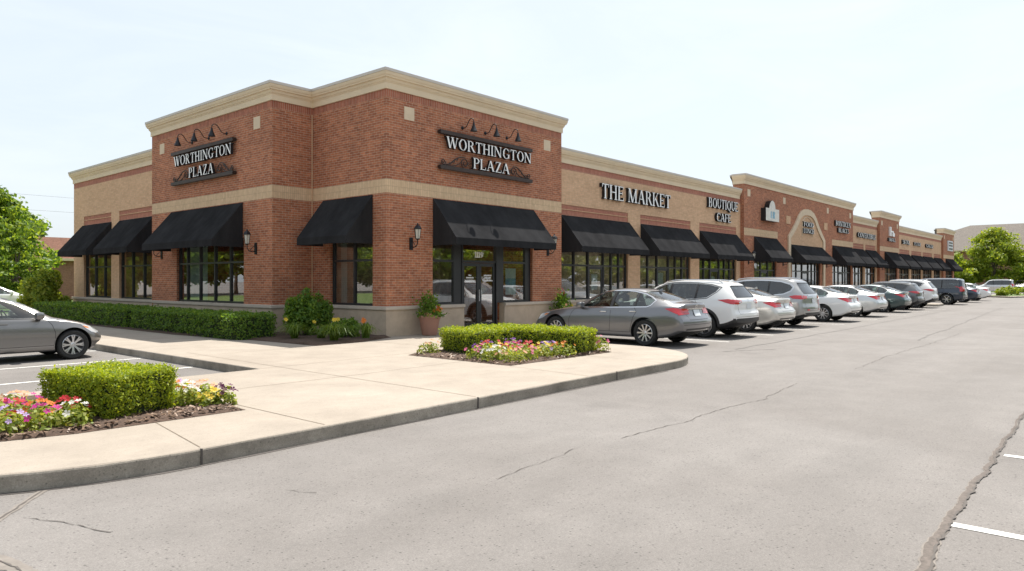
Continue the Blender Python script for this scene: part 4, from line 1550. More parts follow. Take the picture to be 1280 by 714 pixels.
def hedge(name, P, h, n, label, leaf='leaf_hedge', size=.022, group=None, z=PZ, wave=.03, fuzz=.05):
    """clipped hedge with a footprint polygon P: dark twiggy core under a skin of small leaves"""
    c = Vector((sum(p[0] for p in P) / len(P), sum(p[1] for p in P) / len(P)))
    t = thing(name, label, 'hedge', (c.x, c.y, z), 0, group)
    Q = [Vector(p) - c for p in P]
    A = sum(Q[i - 1].x * Q[i].y - Q[i].x * Q[i - 1].y for i in range(len(Q)))
    if A < 0:
        Q.reverse()
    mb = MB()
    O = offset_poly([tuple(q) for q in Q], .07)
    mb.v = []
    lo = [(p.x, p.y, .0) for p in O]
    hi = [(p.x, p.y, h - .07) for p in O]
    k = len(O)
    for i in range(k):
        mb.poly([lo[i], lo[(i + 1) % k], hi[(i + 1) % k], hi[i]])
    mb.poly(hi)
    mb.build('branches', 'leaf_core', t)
    # points on top and sides, area weighted
    per = [(Q[i], Q[(i + 1) % k]) for i in range(k)]
    L = np.array([(b - a).length for a, b in per])
    tri = []
    from mathutils.geometry import tessellate_polygon
    for a, b, cc in tessellate_polygon([[Vector((q.x, q.y, 0)) for q in Q]]):
        tri.append((a, b, cc))
    At = np.array([abs((Q[b] - Q[a]).cross(Q[cc] - Q[a])) / 2 for a, b, cc in tri])
    top = At.sum()
    sides = (L * h).sum()
    nt_ = int(n * top / (top + sides))
    ns_ = n - nt_
    C, N = [], []
    r = RNG
    ti = r.choice(len(tri), nt_, p=At / At.sum())
    u = r.uniform(size=(nt_, 2))
    fl = u.sum(1) > 1
    u[fl] = 1 - u[fl]
    q = np.array([[p.x, p.y] for p in Q])
    T = np.array(tri)
    pt = q[T[ti, 0]] + (q[T[ti, 1]] - q[T[ti, 0]]) * u[:, :1] + (q[T[ti, 2]] - q[T[ti, 0]]) * u[:, 1:]
    zz = h + r.normal(scale=fuzz * .5, size=nt_) - abs(r.normal(scale=fuzz, size=nt_)) * .6 + wave * np.sin(pt[:, 0] * 7 + 1) * np.sin(pt[:, 1] * 6)
    C.append(np.column_stack([pt, zz]))
    N.append(np.tile([0, 0, 1.], (nt_, 1)))
    si = r.choice(k, ns_, p=L / L.sum())
    w = r.uniform(size=(ns_, 1))
    a = np.array([[x[0].x, x[0].y] for x in per])[si]
    b = np.array([[x[1].x, x[1].y] for x in per])[si]
    e = b - a
    nn = np.column_stack([e[:, 1], -e[:, 0]]) / np.linalg.norm(e, axis=1)[:, None]
    z1 = r.uniform(.02, 1, size=ns_) * h
    s_ = (a + e * w)
    bulge = wave * np.sin((s_[:, 0] + s_[:, 1]) * 8) * np.sin(z1 * 9 + s_[:, 0] * 3)
    off = r.normal(scale=fuzz * .6, size=ns_) - abs(r.normal(scale=fuzz, size=ns_)) * .5 + bulge - .05 * (z1 < .12)
    C.append(np.column_stack([s_ + nn * off[:, None], z1]))
    N.append(np.column_stack([nn, np.full(ns_, .35)]))
    C, N = np.concatenate(C), np.concatenate(N)
    # thin patches where the twigs show, denser on the flanks
    g = np.sin(C[:, 0] * 19 + 3 * np.sin(C[:, 1] * 7)) * np.sin(C[:, 1] * 17 + 2 * np.sin(C[:, 2] * 11)) * np.sin(C[:, 2] * 15 + C[:, 0] * 5)
    keep = (g < .22) | (r.uniform(size=len(C)) < .25) | (N[:, 2] > .9) & (r.uniform(size=len(C)) < .8)
    C, N = C[keep], N[keep]
    # stray shoots above the clipping line
    ns2 = len(C) // 110
    k2 = r.choice(np.where(N[:, 2] > .9)[0], ns2)
    sh = C[k2] + np.column_stack([r.normal(scale=.02, size=(ns2, 2)), r.uniform(.005, .03, size=ns2)])
    C, N = np.concatenate([C, sh]), np.concatenate([N, np.tile([0, 0, 1.], (ns2, 1))])
    V, F = leaves(C, size, N, 1.1)
    fastmesh('foliage', V, F, leaf, t)
    return t

def rot(P, c, a):
    ca, sa = math.cos(a), math.sin(a)
    return [(c[0] + x * ca - y * sa, c[1] + x * sa + y * ca) for x, y in P]

hedge('hedge', rot([(-.42, -.58), (.42, -.58), (.42, .58), (-.42, .58)], (-9.17, -6.38), math.radians(16)), .50, 26000, 'low box hedge in the bed at the front left of the photo', size=.016, fuzz=.042, wave=.02)
LH = [(-2.1, -5.25), (-2.1, -4.55), (-1.95, -4.15), (-.2, -4.1), (.15, -4.35), (.22, -6.5), (.12, -6.72), (-.5, -6.78), (-.68, -6.6), (-.7, -5.6), (-1.0, -5.25), (-1.95, -5.32)]
hedge('hedge', LH, .50, 34000, 'bright curved hedge around the flower bed before the entrance', size=.019, fuzz=.042, wave=.025)
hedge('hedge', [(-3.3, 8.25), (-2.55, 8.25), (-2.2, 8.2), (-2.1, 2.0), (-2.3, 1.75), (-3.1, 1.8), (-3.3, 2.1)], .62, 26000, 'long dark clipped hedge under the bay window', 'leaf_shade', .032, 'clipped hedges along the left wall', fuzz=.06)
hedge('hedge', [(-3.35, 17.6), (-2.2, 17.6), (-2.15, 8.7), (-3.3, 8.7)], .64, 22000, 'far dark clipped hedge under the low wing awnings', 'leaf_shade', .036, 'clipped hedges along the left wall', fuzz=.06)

def shrub(name, loc, r, h, n, leaf, size, label, cat='shrub', seed=1):
    t = thing(name, label, cat, loc)
    rr = np.random.default_rng(seed)
    k = 26
    cc = rr.normal(size=(k, 3))
    cc /= np.linalg.norm(cc, axis=1)[:, None]
    cc *= rr.uniform(.45, .86, size=(k, 1))
    cc[:, 2] = cc[:, 2] * .5 + .5
    idx = rr.integers(0, k, n)
    d = rr.normal(size=(n, 3))
    d /= np.linalg.norm(d, axis=1)[:, None]
    C = cc[idx] + d * (rr.uniform(0, 1, size=(n, 1)) ** .4) * .26
    C = C * np.array([r, r, h])
    C[:, 2] = np.clip(C[:, 2], .03, None)
    N = C / np.array([r, r, h]) - np.array([0, 0, .4])
    V, F = leaves(C, size, N, 1.0, rr, .55)
    fastmesh('foliage', V, F, leaf, t)
    mb = MB()
    for i in range(7):
        a = rr.uniform(0, 2 * PI)
        mb.tube([(0, 0, 0), (r * .25 * math.cos(a), r * .25 * math.sin(a), h * .35), (r * .5 * math.cos(a), r * .5 * math.sin(a), h * .7)], [.02, .014, .006], 5)
    mb.build('stem', 'bark', t)
    return t
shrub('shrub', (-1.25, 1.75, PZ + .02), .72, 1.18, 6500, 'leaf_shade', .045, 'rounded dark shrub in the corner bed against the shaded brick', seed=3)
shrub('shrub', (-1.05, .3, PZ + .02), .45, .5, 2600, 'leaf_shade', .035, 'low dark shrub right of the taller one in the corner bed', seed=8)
shrub('shrub', (-2.3, 19.5, .1), 1.12, 1.8, 11000, 'leaf_lime', .07, 'large bright rounded bush at the left end of the building', seed=5)
for i, (x, y, r, h, s) in enumerate(((41.0, -4.3, .75, .55, 'small yellow green shrub on the far parking island'), (41.3, -2.6, .7, .6, 'yellow green shrub behind the white car by the far island'))):
    shrub('shrub', (x, y, .14), r, h, 1500, 'leaf_lime', .05, s, seed=20 + i)

def lily(loc, r, h, n, label, nfl, seed, fcol='flower_yellow'):
    t = thing('daylily', label, 'plant', loc, 0, 'daylilies in the corner bed')
    rr = random.Random(seed)
    mb = MB()
    for i in range(n):
        a = rr.uniform(0, 2 * PI)
        R = r * rr.uniform(.35, 1.15)
        H = h * rr.uniform(.5, 1)
        ca, sa = math.cos(a), math.sin(a)
        w = rr.uniform(.008, .014)
        pr = [(.0, 0, 1), (R * .25, H * .7, 1), (R * .6, H, .8), (R * .85, H * .85, .6), (R * 1.05, H * .5, .12)]
        x0, y0 = rr.uniform(-.07, .07), rr.uniform(-.07, .07)
        for k in range(4):
            (d0, z0, w0), (d1, z1, w1) = pr[k], pr[k + 1]
            p = [(x0 + d0 * ca - sa * w * w0, y0 + d0 * sa + ca * w * w0, z0), (x0 + d0 * ca + sa * w * w0, y0 + d0 * sa - ca * w * w0, z0),
                 (x0 + d1 * ca + sa * w * w1, y0 + d1 * sa - ca * w * w1, z1), (x0 + d1 * ca - sa * w * w1, y0 + d1 * sa + ca * w * w1, z1)]
            mb.poly(p)
    mb.build('foliage', 'leaf_lily', t, smooth=1.5, recalc=False)
    for i in range(nfl):
        mb = MB()
        a, R = rr.uniform(0, 2 * PI), r * rr.uniform(.1, .6)
        p = Vector((R * math.cos(a), R * math.sin(a), h * rr.uniform(1.05, 1.25)))
        mb.tube([(0, 0, .05), p * .6, p], .006, 5, 1)
        flower(mb, p, Vector((rr.uniform(-.6, 0), -.8, rr.uniform(.2, .7))), .055, 6, 0)
        mb.build('blossom', [fcol, 'leaf_lily'], t, recalc=False)
def flower(mb, p, nrm, r, k, m=0, cup=.35):
    nrm = nrm.normalized()
    a = nrm.orthogonal().normalized()
    b = nrm.cross(a)
    off = random.uniform(0, 6)
    for i in range(k):
        t0 = off + 2 * PI * i / k
        hw = PI / k * .98
        e = [p + nrm * .0]
        for tt, rr_ in ((t0 - hw * .8, .72), (t0 - hw * .35, 1.0), (t0 + hw * .35, 1.0), (t0 + hw * .8, .72)):
            e.append(p + (a * math.cos(tt) + b * math.sin(tt)) * r * rr_ + nrm * r * cup * rr_)
        mb.poly(e, m)
def petal(name, c):
    M[name] = leafmat(name, [(c[0] * .8, c[1] * .8, c[2] * .8), c], .3, (1.1, 1.1, 1.1), .6)
petal('flower_yellow', (.75, .55, .05)); petal('flower_orange', (.72, .2, .025)); petal('flower_red', (.55, .02, .035)); petal('flower_white', (.78, .76, .72))
petal('flower_pink', (.70, .16, .30)); petal('flower_magenta', (.52, .015, .26)); petal('flower_purple', (.20, .05, .33)); petal('flower_dark', (.10, .008, .06)); petal('flower_peach', (.75, .42, .25)); petal('flower_lilac', (.5, .36, .66))
lily((-2.25, .85, PZ + .03), .5, .42, 90, 'daylily clump nearest the dark hedge', 2, 1)
lily((-1.95, -.42, PZ + .03), .55, .45, 130, 'largest daylily clump at the front of the corner bed', 3, 2)
lily((-1.0, -.42, PZ + .03), .42, .42, 70, 'daylily with an orange bloom near the tower corner', 3, 3, 'flower_orange')
lily((-1.75, .45, PZ + .03), .4, .35, 60, 'small daylily clump behind the largest clump', 1, 4)

def bedding(loc, r, h, col, label, seed, nleaf=150, nfl=9, leaf='leaf_yel', fr=.032, group='bedding flowers'):
    t = thing('bedding_flower', label, 'flower', loc, 0, group)
    rr = np.random.default_rng(seed)
    random.seed(seed)
    d = rr.normal(size=(nleaf, 3))
    d /= np.linalg.norm(d, axis=1)[:, None]
    d[:, 2] = abs(d[:, 2])
    C = d * rr.uniform(.35, 1, size=(nleaf, 1)) ** .6 * np.array([r, r, h])
    C[:, 2] += .01
    V, F = leaves(C, .028, d + [0, 0, .5], .9, rr, .6)
    fastmesh('foliage', V, F, leaf, t)
    mb = MB()
    for i in range(nfl):
        a, k = rr.uniform(0, 2 * PI), rr.uniform(.1, 1) ** .6
        p = Vector((math.cos(a) * r * k, math.sin(a) * r * k, h * (1.12 - .55 * k * k) + rr.uniform(0, .03)))
        nrm = Vector((math.cos(a) * k * .7 - .25, math.sin(a) * k * .7 - .35, .75))
        flower(mb, p, nrm, fr * rr.uniform(.75, 1.2), 5, 0, .25)
    mb.build('blossoms', col, t, recalc=False)
    return t

spots = [(-10.62, -5.95, 'flower_white', 'white'), (-10.35, -5.75, 'flower_purple', 'purple'), (-10.15, -5.55, 'flower_white', 'white'), (-9.92, -5.75, 'flower_peach', 'peach'),
         (-10.5, -6.35, 'flower_red', 'red'), (-10.22, -6.15, 'flower_magenta', 'magenta'), (-9.95, -6.2, 'flower_magenta', 'magenta'), (-10.42, -6.72, 'flower_pink', 'pink'), (-10.17, -6.58, 'flower_red', 'red'),
         (-9.93, -6.62, 'flower_orange', 'orange'), (-10.28, -6.93, 'flower_lilac', 'lilac'), (-9.98, -6.98, 'flower_magenta', 'magenta'), (-9.72, -7.02, 'flower_white', 'white'), (-10.75, -6.75, 'flower_magenta', 'magenta'), (-9.68, -6.75, 'flower_red', 'red')]
where = ['behind the red one at the frame edge', 'tallest at the back of the front left bed', 'next to the hedge at the back of the front left bed', 'against the left face of the box hedge', 'at the left of the front bed',
         'in the middle of the front left bed', 'touching the box hedge front corner', 'near the left frame edge by the kerb', 'in the centre of the front left bed', 'right of the red one in the front left bed',
         'low at the kerb side of the front left bed', 'at the kerb side before the hedge', 'nearest the hedge and kerb', 'outermost at the left frame edge', 'half under the hedge corner']
for i, ((x, y, c, nm), w) in enumerate(zip(spots, where)):
    rr = random.Random(i)
    bedding((x, y, PZ + .03), rr.uniform(.17, .22), rr.uniform(.17, .24), c, 'bedding plant with %s blooms %s' % (nm, w.replace('the front left bed', 'the left bed').replace('the back of', 'back of')), 100 + i, 230, 11, fr=.035)
spots = [(-8.52, -5.35, 'flower_pink', 'pink'), (-8.55, -5.75, 'flower_red', 'red'), (-8.4, -6.3, 'flower_white', 'white'), (-8.25, -5.75, 'flower_lilac', 'lilac'), (-8.22, -6.1, 'flower_orange', 'orange'),
         (-8.45, -6.72, 'flower_white', 'white'), (-8.18, -6.62, 'flower_peach', 'peach'), (-8.12, -7.0, 'flower_dark', 'dark purple'), (-8.28, -6.9, 'flower_yellow', 'yellow')]
where = ['farthest right of the box hedge', 'beside the hedge right face', 'in the middle right of the box hedge', 'back of the right flower group', 'middle of the right flower group', 'close to the hedge at the kerb side',
         'with pale leaves in the right flower group', 'at the right tip of the front bed', 'just before the right tip of the front bed']
for i, ((x, y, c, nm), w) in enumerate(zip(spots, where)):
    rr = random.Random(50 + i)
    bedding((x, y, PZ + .03), rr.uniform(.14, .19), rr.uniform(.17, .25), c, 'bedding plant with %s blooms %s' % (nm, w.replace('the front left bed', 'the left bed').replace('the back of', 'back of')), 200 + i, 220, 12, fr=.035)
spots = [(-2.45, -4.35, 'flower_peach', 'peach'), (-2.45, -5.75, 'flower_pink', 'pink'), (-2.5, -6.2, 'flower_white', 'white'), (-2.2, -5.65, 'flower_purple', 'purple'), (-1.95, -5.65, 'flower_red', 'red'), (-2.2, -6.1, 'flower_yellow', 'yellow'),
         (-2.4, -6.55, 'flower_peach', 'peach'), (-1.9, -6.05, 'flower_red', 'red'), (-1.5, -5.7, 'flower_magenta', 'magenta'), (-1.55, -6.1, 'flower_red', 'red'), (-1.95, -6.5, 'flower_pink', 'pink'),
         (-1.25, -6.05, 'flower_red', 'red'), (-1.5, -6.5, 'flower_yellow', 'yellow'), (-1.15, -6.45, 'flower_lilac', 'lilac'), (-.95, -6.25, 'flower_purple', 'purple'), (-.95, -6.62, 'flower_orange', 'orange'), (.33, -6.6, 'flower_pink', 'pink'), (-1.2, -5.5, 'flower_purple', 'purple')]
where = ['left of the curved hedge', 'at the left of the entrance flower bed', 'lowest at the left of the entrance flower bed', 'behind the pink one in the entrance bed', 'in front of the left arm of the curved hedge', 'near the left tip of the entrance bed',
         'at the front point of the entrance bed', 'mid bed left of the front point', 'at the back of the entrance bed', 'in the centre of the entrance bed', 'at the kerb edge of the entrance bed', 'right of the centre of the entrance bed',
         'low at the kerb edge right of the point', 'left of the deep purple one', 'next to the right hedge arm', 'before the right hedge arm', 'right of the curved hedge near the silver car', 'deep inside the curve of the hedge']
for i, ((x, y, c, nm), w) in enumerate(zip(spots, where)):
    rr = random.Random(80 + i)
    bedding((x, y, PZ + .03), rr.uniform(.24, .31), rr.uniform(.2, .28), c, 'bedding plant with %s blooms %s' % (nm, w.replace('the front left bed', 'the left bed').replace('the back of', 'back of')), 300 + i, 300, 12, fr=.036)

def planter(loc, label, seed, cols):
    t = thing('planter', label, 'planter', loc)
    mb = MB()
    mb.lathe([(.19, 0), (.21, .02), (.285, .46), (.315, .47), (.32, .53), (.30, .55), (.27, .545), (.265, .48), (0, .47)], 28, 0, None)
    mb.build('pot', 'copper', t, smooth=.6)
    p = thing('potted_plant', label.replace('large terracotta pot', 'leafy flowers spilling from the pot').replace('brown pot', 'flowers growing in the pot'), 'plant', (loc[0], loc[1], loc[2] + .49))
    rr = np.random.default_rng(seed)
    C = rr.normal(size=(700, 3)) * [.13, .13, .17] + [-.03, .0, .3]
    C2 = rr.normal(size=(420, 3)) * [.17, .17, .05] + [0, -.05, .1]
    C = np.concatenate([C, C2])
    C[:, 2] = np.clip(C[:, 2], .0, .75)
    V, F = leaves(C, .045, None, 1, rr, .5)
    fastmesh('foliage', V, F, 'leaf_shade', p)
    for c, ctr, n, s in cols:
        mb = MB()
        for i in range(n):
            q = Vector(ctr) + Vector(rr.normal(size=3) * np.array(s))
            flower(mb, q, Vector((-.4, -.6, .5)) + Vector(rr.normal(size=3) * .3), .045, 5)
        mb.build('blossoms', c, p, recalc=False)
    mb = MB()
    for i in range(9):
        a = rr.uniform(0, 2 * PI)
        mb.tube([(0, 0, 0), (.08 * math.cos(a), .08 * math.sin(a), .3), (.12 * math.cos(a), .12 * math.sin(a), .55)], [.008, .006, .003], 5)
    mb.build('stem', 'leaf_shade', p)
planter((1.12, -.48, PZ), 'large terracotta pot left of the entrance doors', 5, [('flower_orange', (.16, -.12, .2), 26, (.07, .07, .06)), ('flower_white', (.24, -.18, .06), 9, (.06, .05, .04)), ('flower_peach', (-.16, -.15, .05), 10, (.06, .05, .05))])
planter((7.25, -.45, PZ), 'brown pot right of the entrance behind the grey car', 6, [('flower_yellow', (.15, -.15, .12), 26, (.1, .08, .05)), ('flower_red', (-.02, 0, .62), 8, (.04, .04, .05)), ('flower_peach', (-.15, -.15, .12), 14, (.07, .07, .06))])

# trees
def make_tree(name, label, loc, h, r, trunk, n, leaf, size, seed, group=None, clumps=70, squash=1., base=None, tr=.16):
    t = thing(name, label, 'tree', loc, 0, group)
    rr = np.random.default_rng(seed)
    rd = random.Random(seed)
    cb = trunk
    ch = h - cb
    k = clumps
    cc = []
    while len(cc) < k:
        z = rd.uniform(0, 1)
        R = (math.sin(PI * min(1, (z * .80 + .22))) ** .7)
        a = rd.uniform(0, 2 * PI)
        q = rd.uniform(.25, 1) ** .55 * R * rd.uniform(.75, 1.08)
        cc.append((q * r * math.cos(a), q * r * math.sin(a), cb + z * ch * .94 + rd.uniform(-.2, .2)))
    cc = np.array(cc)
    idx = rr.integers(0, k, n)
    cr = rr.uniform(.16, .34, size=k) * r
    d = rr.normal(size=(n, 3))
    d /= np.linalg.norm(d, axis=1)[:, None]
    C = cc[idx] + d * (rr.uniform(0, 1, size=(n, 1)) ** .45) * cr[idx][:, None] * [1, 1, .62 * squash]
    V, F = leaves(C, size, d * .6 + [0, 0, .5], 1.1, rr, .55)
    fastmesh('crown', V, F, leaf, t)
    mb = MB()
    mb.tube([(0, 0, -.05), (.02 * h * .2, 0, trunk * .5), (0, .02, trunk), (.05, -.05, trunk + ch * .35), (0, 0, trunk + ch * .75)], [tr * 1.3, tr, tr * .85, tr * .5, tr * .15], 9)
    for i in range(min(16, k)):
        c = Vector(cc[rd.randrange(k)])
        z0 = rd.uniform(trunk * .75, trunk + ch * .4)
        s = Vector((0, 0, z0))
        mid = s.lerp(c, .5) + Vector((0, 0, .1 * r))
        mb.tube([s, mid, c], [tr * .42, tr * .25, tr * .07], 6)
    mb.build('trunk', 'bark', t, smooth=1.)
    return t
make_tree('tree', 'tall leafy tree at the left edge beyond the parked cars', (0.7, 42.0, 0), 8.3, 3.5, 1.6, 15000, 'leaf_tree', .15, 11, clumps=85)
make_tree('tree', 'bushy bright tree in front of the tall tree at the left', (.8, 36.0, 0), 4.3, 1.8, .7, 7000, 'leaf_tree', .11, 12, clumps=50)
make_tree('tree', 'lime green maple standing at the far end of the plaza', (125, 2, .1), 10.2, 4.7, 1.5, 16000, 'leaf_lime', .20, 13, clumps=100, tr=.2)
make_tree('tree', 'broad low lime tree left of the far maple', (122, 7.0, .1), 5.6, 4.0, .9, 6500, 'leaf_lime', .24, 15, clumps=60)
make_tree('tree', 'spreading lime tree right of the far maple', (129, -3.4, .1), 6.4, 4.4, 1.0, 6500, 'leaf_lime', .24, 16, clumps=60)
mt = make_tree('tree', 'far dark green tree behind the low brown roof', (9, 66, 0), 8.2, 3.8, 1.8, 6000, 'leaf_far', .3, 14, 'distant trees', clumps=60)
far = [((15.6, 69, 0), .85, 'far tree above the low roof, nearest the tan wing'), ((2, 70, 0), 1.1, 'far tree behind the tall left tree'), ((-4.5, 64, 0), 1.2, 'far tree at the left edge behind the lot'), ((12.3, 75, 0), .8, 'small far tree between two larger ones over the low roof')]
for loc, s, lab in far:
    dup(mt, loc, s * 5, lab, 'distant trees', (s, s, s))
dup(mt, (170, 34, 0), 1.2, 'far tree peeking out between the plaza end and the brown house', 'distant trees', (1.5, 1.5, 1.45))
# trees across the lot, seen mirrored in the shop windows
rt = None
rd = random.Random(77)
pos = [(-14 + 7.2 * i + rd.uniform(-2, 2), -47 + rd.uniform(-5, 4)) for i in range(22)]
pos += [(-50 + rd.uniform(-4, 4), -42 + 7.5 * i) for i in range(12)]
for i, (x, y) in enumerate(pos):
    s = rd.uniform(.9, 1.35)
    lab = 'tree across the parking lot mirrored in the shop windows'
    if rt is None:
        rt = make_tree('tree', lab, (x, y, 0), 9.5, 4.6, 1.5, 5200, 'leaf_tree', .3, 31, 'trees across the lot', clumps=60)
    else:
        dup(rt, (x, y, 0), rd.uniform(0, 6), lab, 'trees across the lot', (s, s, s * rd.uniform(.85, 1.1)))
for i in range(11):
    s = rd.uniform(1., 1.4)
    dup(rt, (-62 + 5.6 * i + rd.uniform(-2, 2), 66 + rd.uniform(-5, 5) + abs(i - 8) * .8, 0), rd.uniform(0, 6), 'tree behind the left lot mirrored in the bay window', 'trees across the lot', (s, s, s))
# small shrubs at the far right island
for i, (x, y, r, h, s) in enumerate(((74.0, -5.0, .8, .7, 'low green shrub at the far island left end'), (78.0, -5.4, 1.1, .9, 'round yellow green shrub on the far island'), (83.5, -6.2, 1.1, .85, 'third round shrub on the far island beside the lot'))):
    shrub('shrub', (x, y, .15), r, h, 1200, 'leaf_lime', .09, s, seed=40 + i)

# ------------------------------------------------------------------ cars
def pchip(pts):
    x = np.array([p[0] for p in pts], float)
    y = np.array([p[1] for p in pts], float)
    h = np.diff(x)
    d = np.diff(y) / h
    m = np.zeros_like(x)
    m[0], m[-1] = d[0], d[-1]
    for i in range(1, len(x) - 1):
        if d[i - 1] * d[i] > 0:
            w1, w2 = 2 * h[i] + h[i - 1], h[i] + 2 * h[i - 1]
            m[i] = (w1 + w2) / (w1 / d[i - 1] + w2 / d[i])
    def f(t):
        t = min(max(t, x[0]), x[-1])
        i = min(int(np.searchsorted(x, t, side='right')) - 1, len(x) - 2)
        u = (t - x[i]) / h[i]
        return ((2 * u ** 3 - 3 * u ** 2 + 1) * y[i] + (u ** 3 - 2 * u ** 2 + u) * h[i] * m[i] + (-2 * u ** 3 + 3 * u ** 2) * y[i + 1] + (u ** 3 - u ** 2) * h[i] * m[i + 1])
    return f

def catmull(P, k):
    out = []
    n = len(P)
    for i in range(n - 1):
        p0, p1, p2, p3 = P[max(i - 1, 0)], P[i], P[i + 1], P[min(i + 2, n - 1)]
        for j in range(k):
            t = j / k
            q = []
            for c in (0, 1):
                a, b, d, e = p0[c], p1[c], p2[c], p3[c]
                q.append(.5 * (2 * b + (d - a) * t + (2 * a - 5 * b + 4 * d - e) * t * t + (-a + 3 * b - 3 * d + e) * t ** 3))
            out.append(tuple(q))
    out.append(P[-1])
    return out

class CarShape:
    def __init__(s, D):
        s.D = D
        s.L = D['L']
        for k in ('zt', 'zs', 'zb', 'wm', 'wb', 'wt'):
            setattr(s, k, pchip(D[k]))
        s.tail = pchip(D['tail'])
        s.nose = pchip(D['nose'])
        s.tr = D.get('tramp', .9)
    def X(s, q):
        return s.L / 2 - q
    def shear(s, q, z):
        r = min(max((q - (s.L - s.tr)) / s.tr, 0), 1) ** 1.4
        f = min(max((.55 - q) / .55, 0), 1) ** 1.3
        return q - s.tail(z) * r + s.nose(z) * f
    def half(s, q, k=3):
        zt, zs, zb, wm, wb, wt = s.zt(q), s.zs(q), s.zb(q), s.wm(q), s.wb(q), s.wt(q)
        for a in s.D['axles']:
            wm += .014 * math.exp(-((q - a) / .34) ** 2)
        cab = min(max((zt - zs - .08) / .25, 0), 1)
        e = .045 + .05 * cab
        ze = max(zt - e, zs + .012)
        zt = max(zt, ze + .012)
        e = zt - ze
        bul = .018 * cab
        P = [(0, zb - .035), (.80 * wm, zb), (.955 * wm, zb + min(.03, .08 * (zs - zb))), (.988 * wm, zb + min(.12, .22 * (zs - zb))), (wm, zb + .40 * (zs - zb)), (.995 * wm, zb + .70 * (zs - zb)), (wm * .4 + wb * .6, zb + .90 * (zs - zb)),
             (wb, zs), ((wb + wt) / 2 + bul, (zs + ze) / 2), (wt, ze), (.84 * wt, ze + .66 * e), (.45 * wt, ze + .93 * e), (0, zt)]
        return catmull(P, k)
    def mesh(s, name, mats, clad=None):
        L = s.L
        qs = sorted(set(list(np.linspace(0, L, int(L / .065))) + [.02, .05, .09, L - .02, L - .05, L - .09]))
        V, F, MI = [], [], []
        rings = []
        for q in qs:
            h = s.half(q)
            ring = [(y, z) for y, z in h] + [(-y, z) for y, z in h[-2:0:-1]]
            rings.append(len(V))
            for y, z in ring:
                sq_ = s.shear(q, z)
                f = min(max((.5 - q) / .5, 0), 1) ** 2
                r = min(max((q - (L - .5)) / .5, 0), 1) ** 2
                sq_ += .16 * f * (abs(y) / .9) ** 2.2 - .10 * r * (abs(y) / .9) ** 2.2
                V.append((L / 2 - sq_, y, z))
        n = len(ring)
        hn = len(h)
        for i in range(len(qs) - 1):
            for k in range(n):
                a, b = rings[i] + k, rings[i] + (k + 1) % n
                c, d = rings[i + 1] + (k + 1) % n, rings[i + 1] + k
                F.append((a, b, c, d))
                kk = k if k < hn - 1 else n - 1 - k
                MI.append(1 if kk < 3 or (clad and kk < clad) else 0)
        for ri, flip in ((rings[0], 0), (rings[-1], 1)):
            # cap: strips joining left and right points
            prev = None
            cols = 9
            for k in range(hn):
                li = ri + k
                rgt = ri + (n - k) % n
                if k in (0, hn - 1):
                    row = [li] * cols
                else:
                    a, b = Vector(V[li]), Vector(V[rgt])
                    row = [li]
                    for j in range(1, cols - 1):
                        p = a.lerp(b, j / (cols - 1))
                        y = p.y
                        w = abs(a.y)
                        bulge = (.16 if not flip else -.10) * ((w / .9) ** 2.2 - (abs(y) / .9) ** 2.2)
                        V.append((p.x + bulge, p.y, p.z))
                        row.append(len(V) - 1)
                    row.append(rgt)
                if prev:
                    for j in range(cols - 1):
                        f = []
                        for w in (prev[j], prev[j + 1], row[j + 1], row[j]):
                            if w not in f:
                                f.append(w)
                        if len(f) > 2:
                            F.append(tuple(f))
                            MI.append(1 if k < 3 or (clad and k < clad) else 0)
                prev = row
        me = bpy.data.meshes.new(name)
        me.from_pydata(V, [], F)
        for m in mats:
            me.materials.append(m)
        me.polygons.foreach_set('material_index', MI)
        bm = bmesh.new()
        bm.from_mesh(me)
        bmesh.ops.remove_doubles(bm, verts=bm.verts, dist=1e-5)
        bmesh.ops.recalc_face_normals(bm, faces=bm.faces)
        bm.to_mesh(me)
        s.bvh = BVHTree.FromBMesh(bm)
        bm.free()
        return me
    def cavity(s):
        a, b = s.D['cabin']
        V, F = [], []
        qs = np.linspace(a, b, 36)
        n = None
        for i, q in enumerate(qs):
            zt, zs, wm, wb, wt = s.zt(q) - .05, s.zs(q) - .02, s.wm(q), s.wb(q), s.wt(q)
            zs = min(zs, zt - .06)
            e = .06
            P = [(0, .42), (wm - .13, .42), (wm - .11, .7), (wb - .07, zs), (wt - .055, max(zt - e, zs + .01)), (wt * .6, zt - .015), (0, zt)]
            ring = P + [(-y, z) for y, z in P[-2:0:-1]]
            n = len(ring)
            V += [(s.L / 2 - s.shear(q, z), y, z) for y, z in ring]
            if i:
                o = (i - 1) * n
                for k in range(n):
                    F.append((o + k, o + (k + 1) % n, o + n + (k + 1) % n, o + n + k))
        F.append(tuple(range(n)))
        F.append(tuple((len(qs) - 1) * n + k for k in range(n - 1, -1, -1)))
        return tomesh(V, F)
    def ray(s, mode, a, b):
        if mode == 'L': o, d = Vector((s.L / 2 - a, 3, b)), Vector((0, -1, 0))
        elif mode == 'B': o, d = Vector((-6, a, b)), Vector((1, 0, 0))
        elif mode == 'F': o, d = Vector((6, a, b)), Vector((-1, 0, 0))
        elif mode == 'T': o, d = Vector((s.L / 2 - a, b, 4)), Vector((0, 0, -1))
        h = s.bvh.ray_cast(o, d)
        return h[0], h[1]
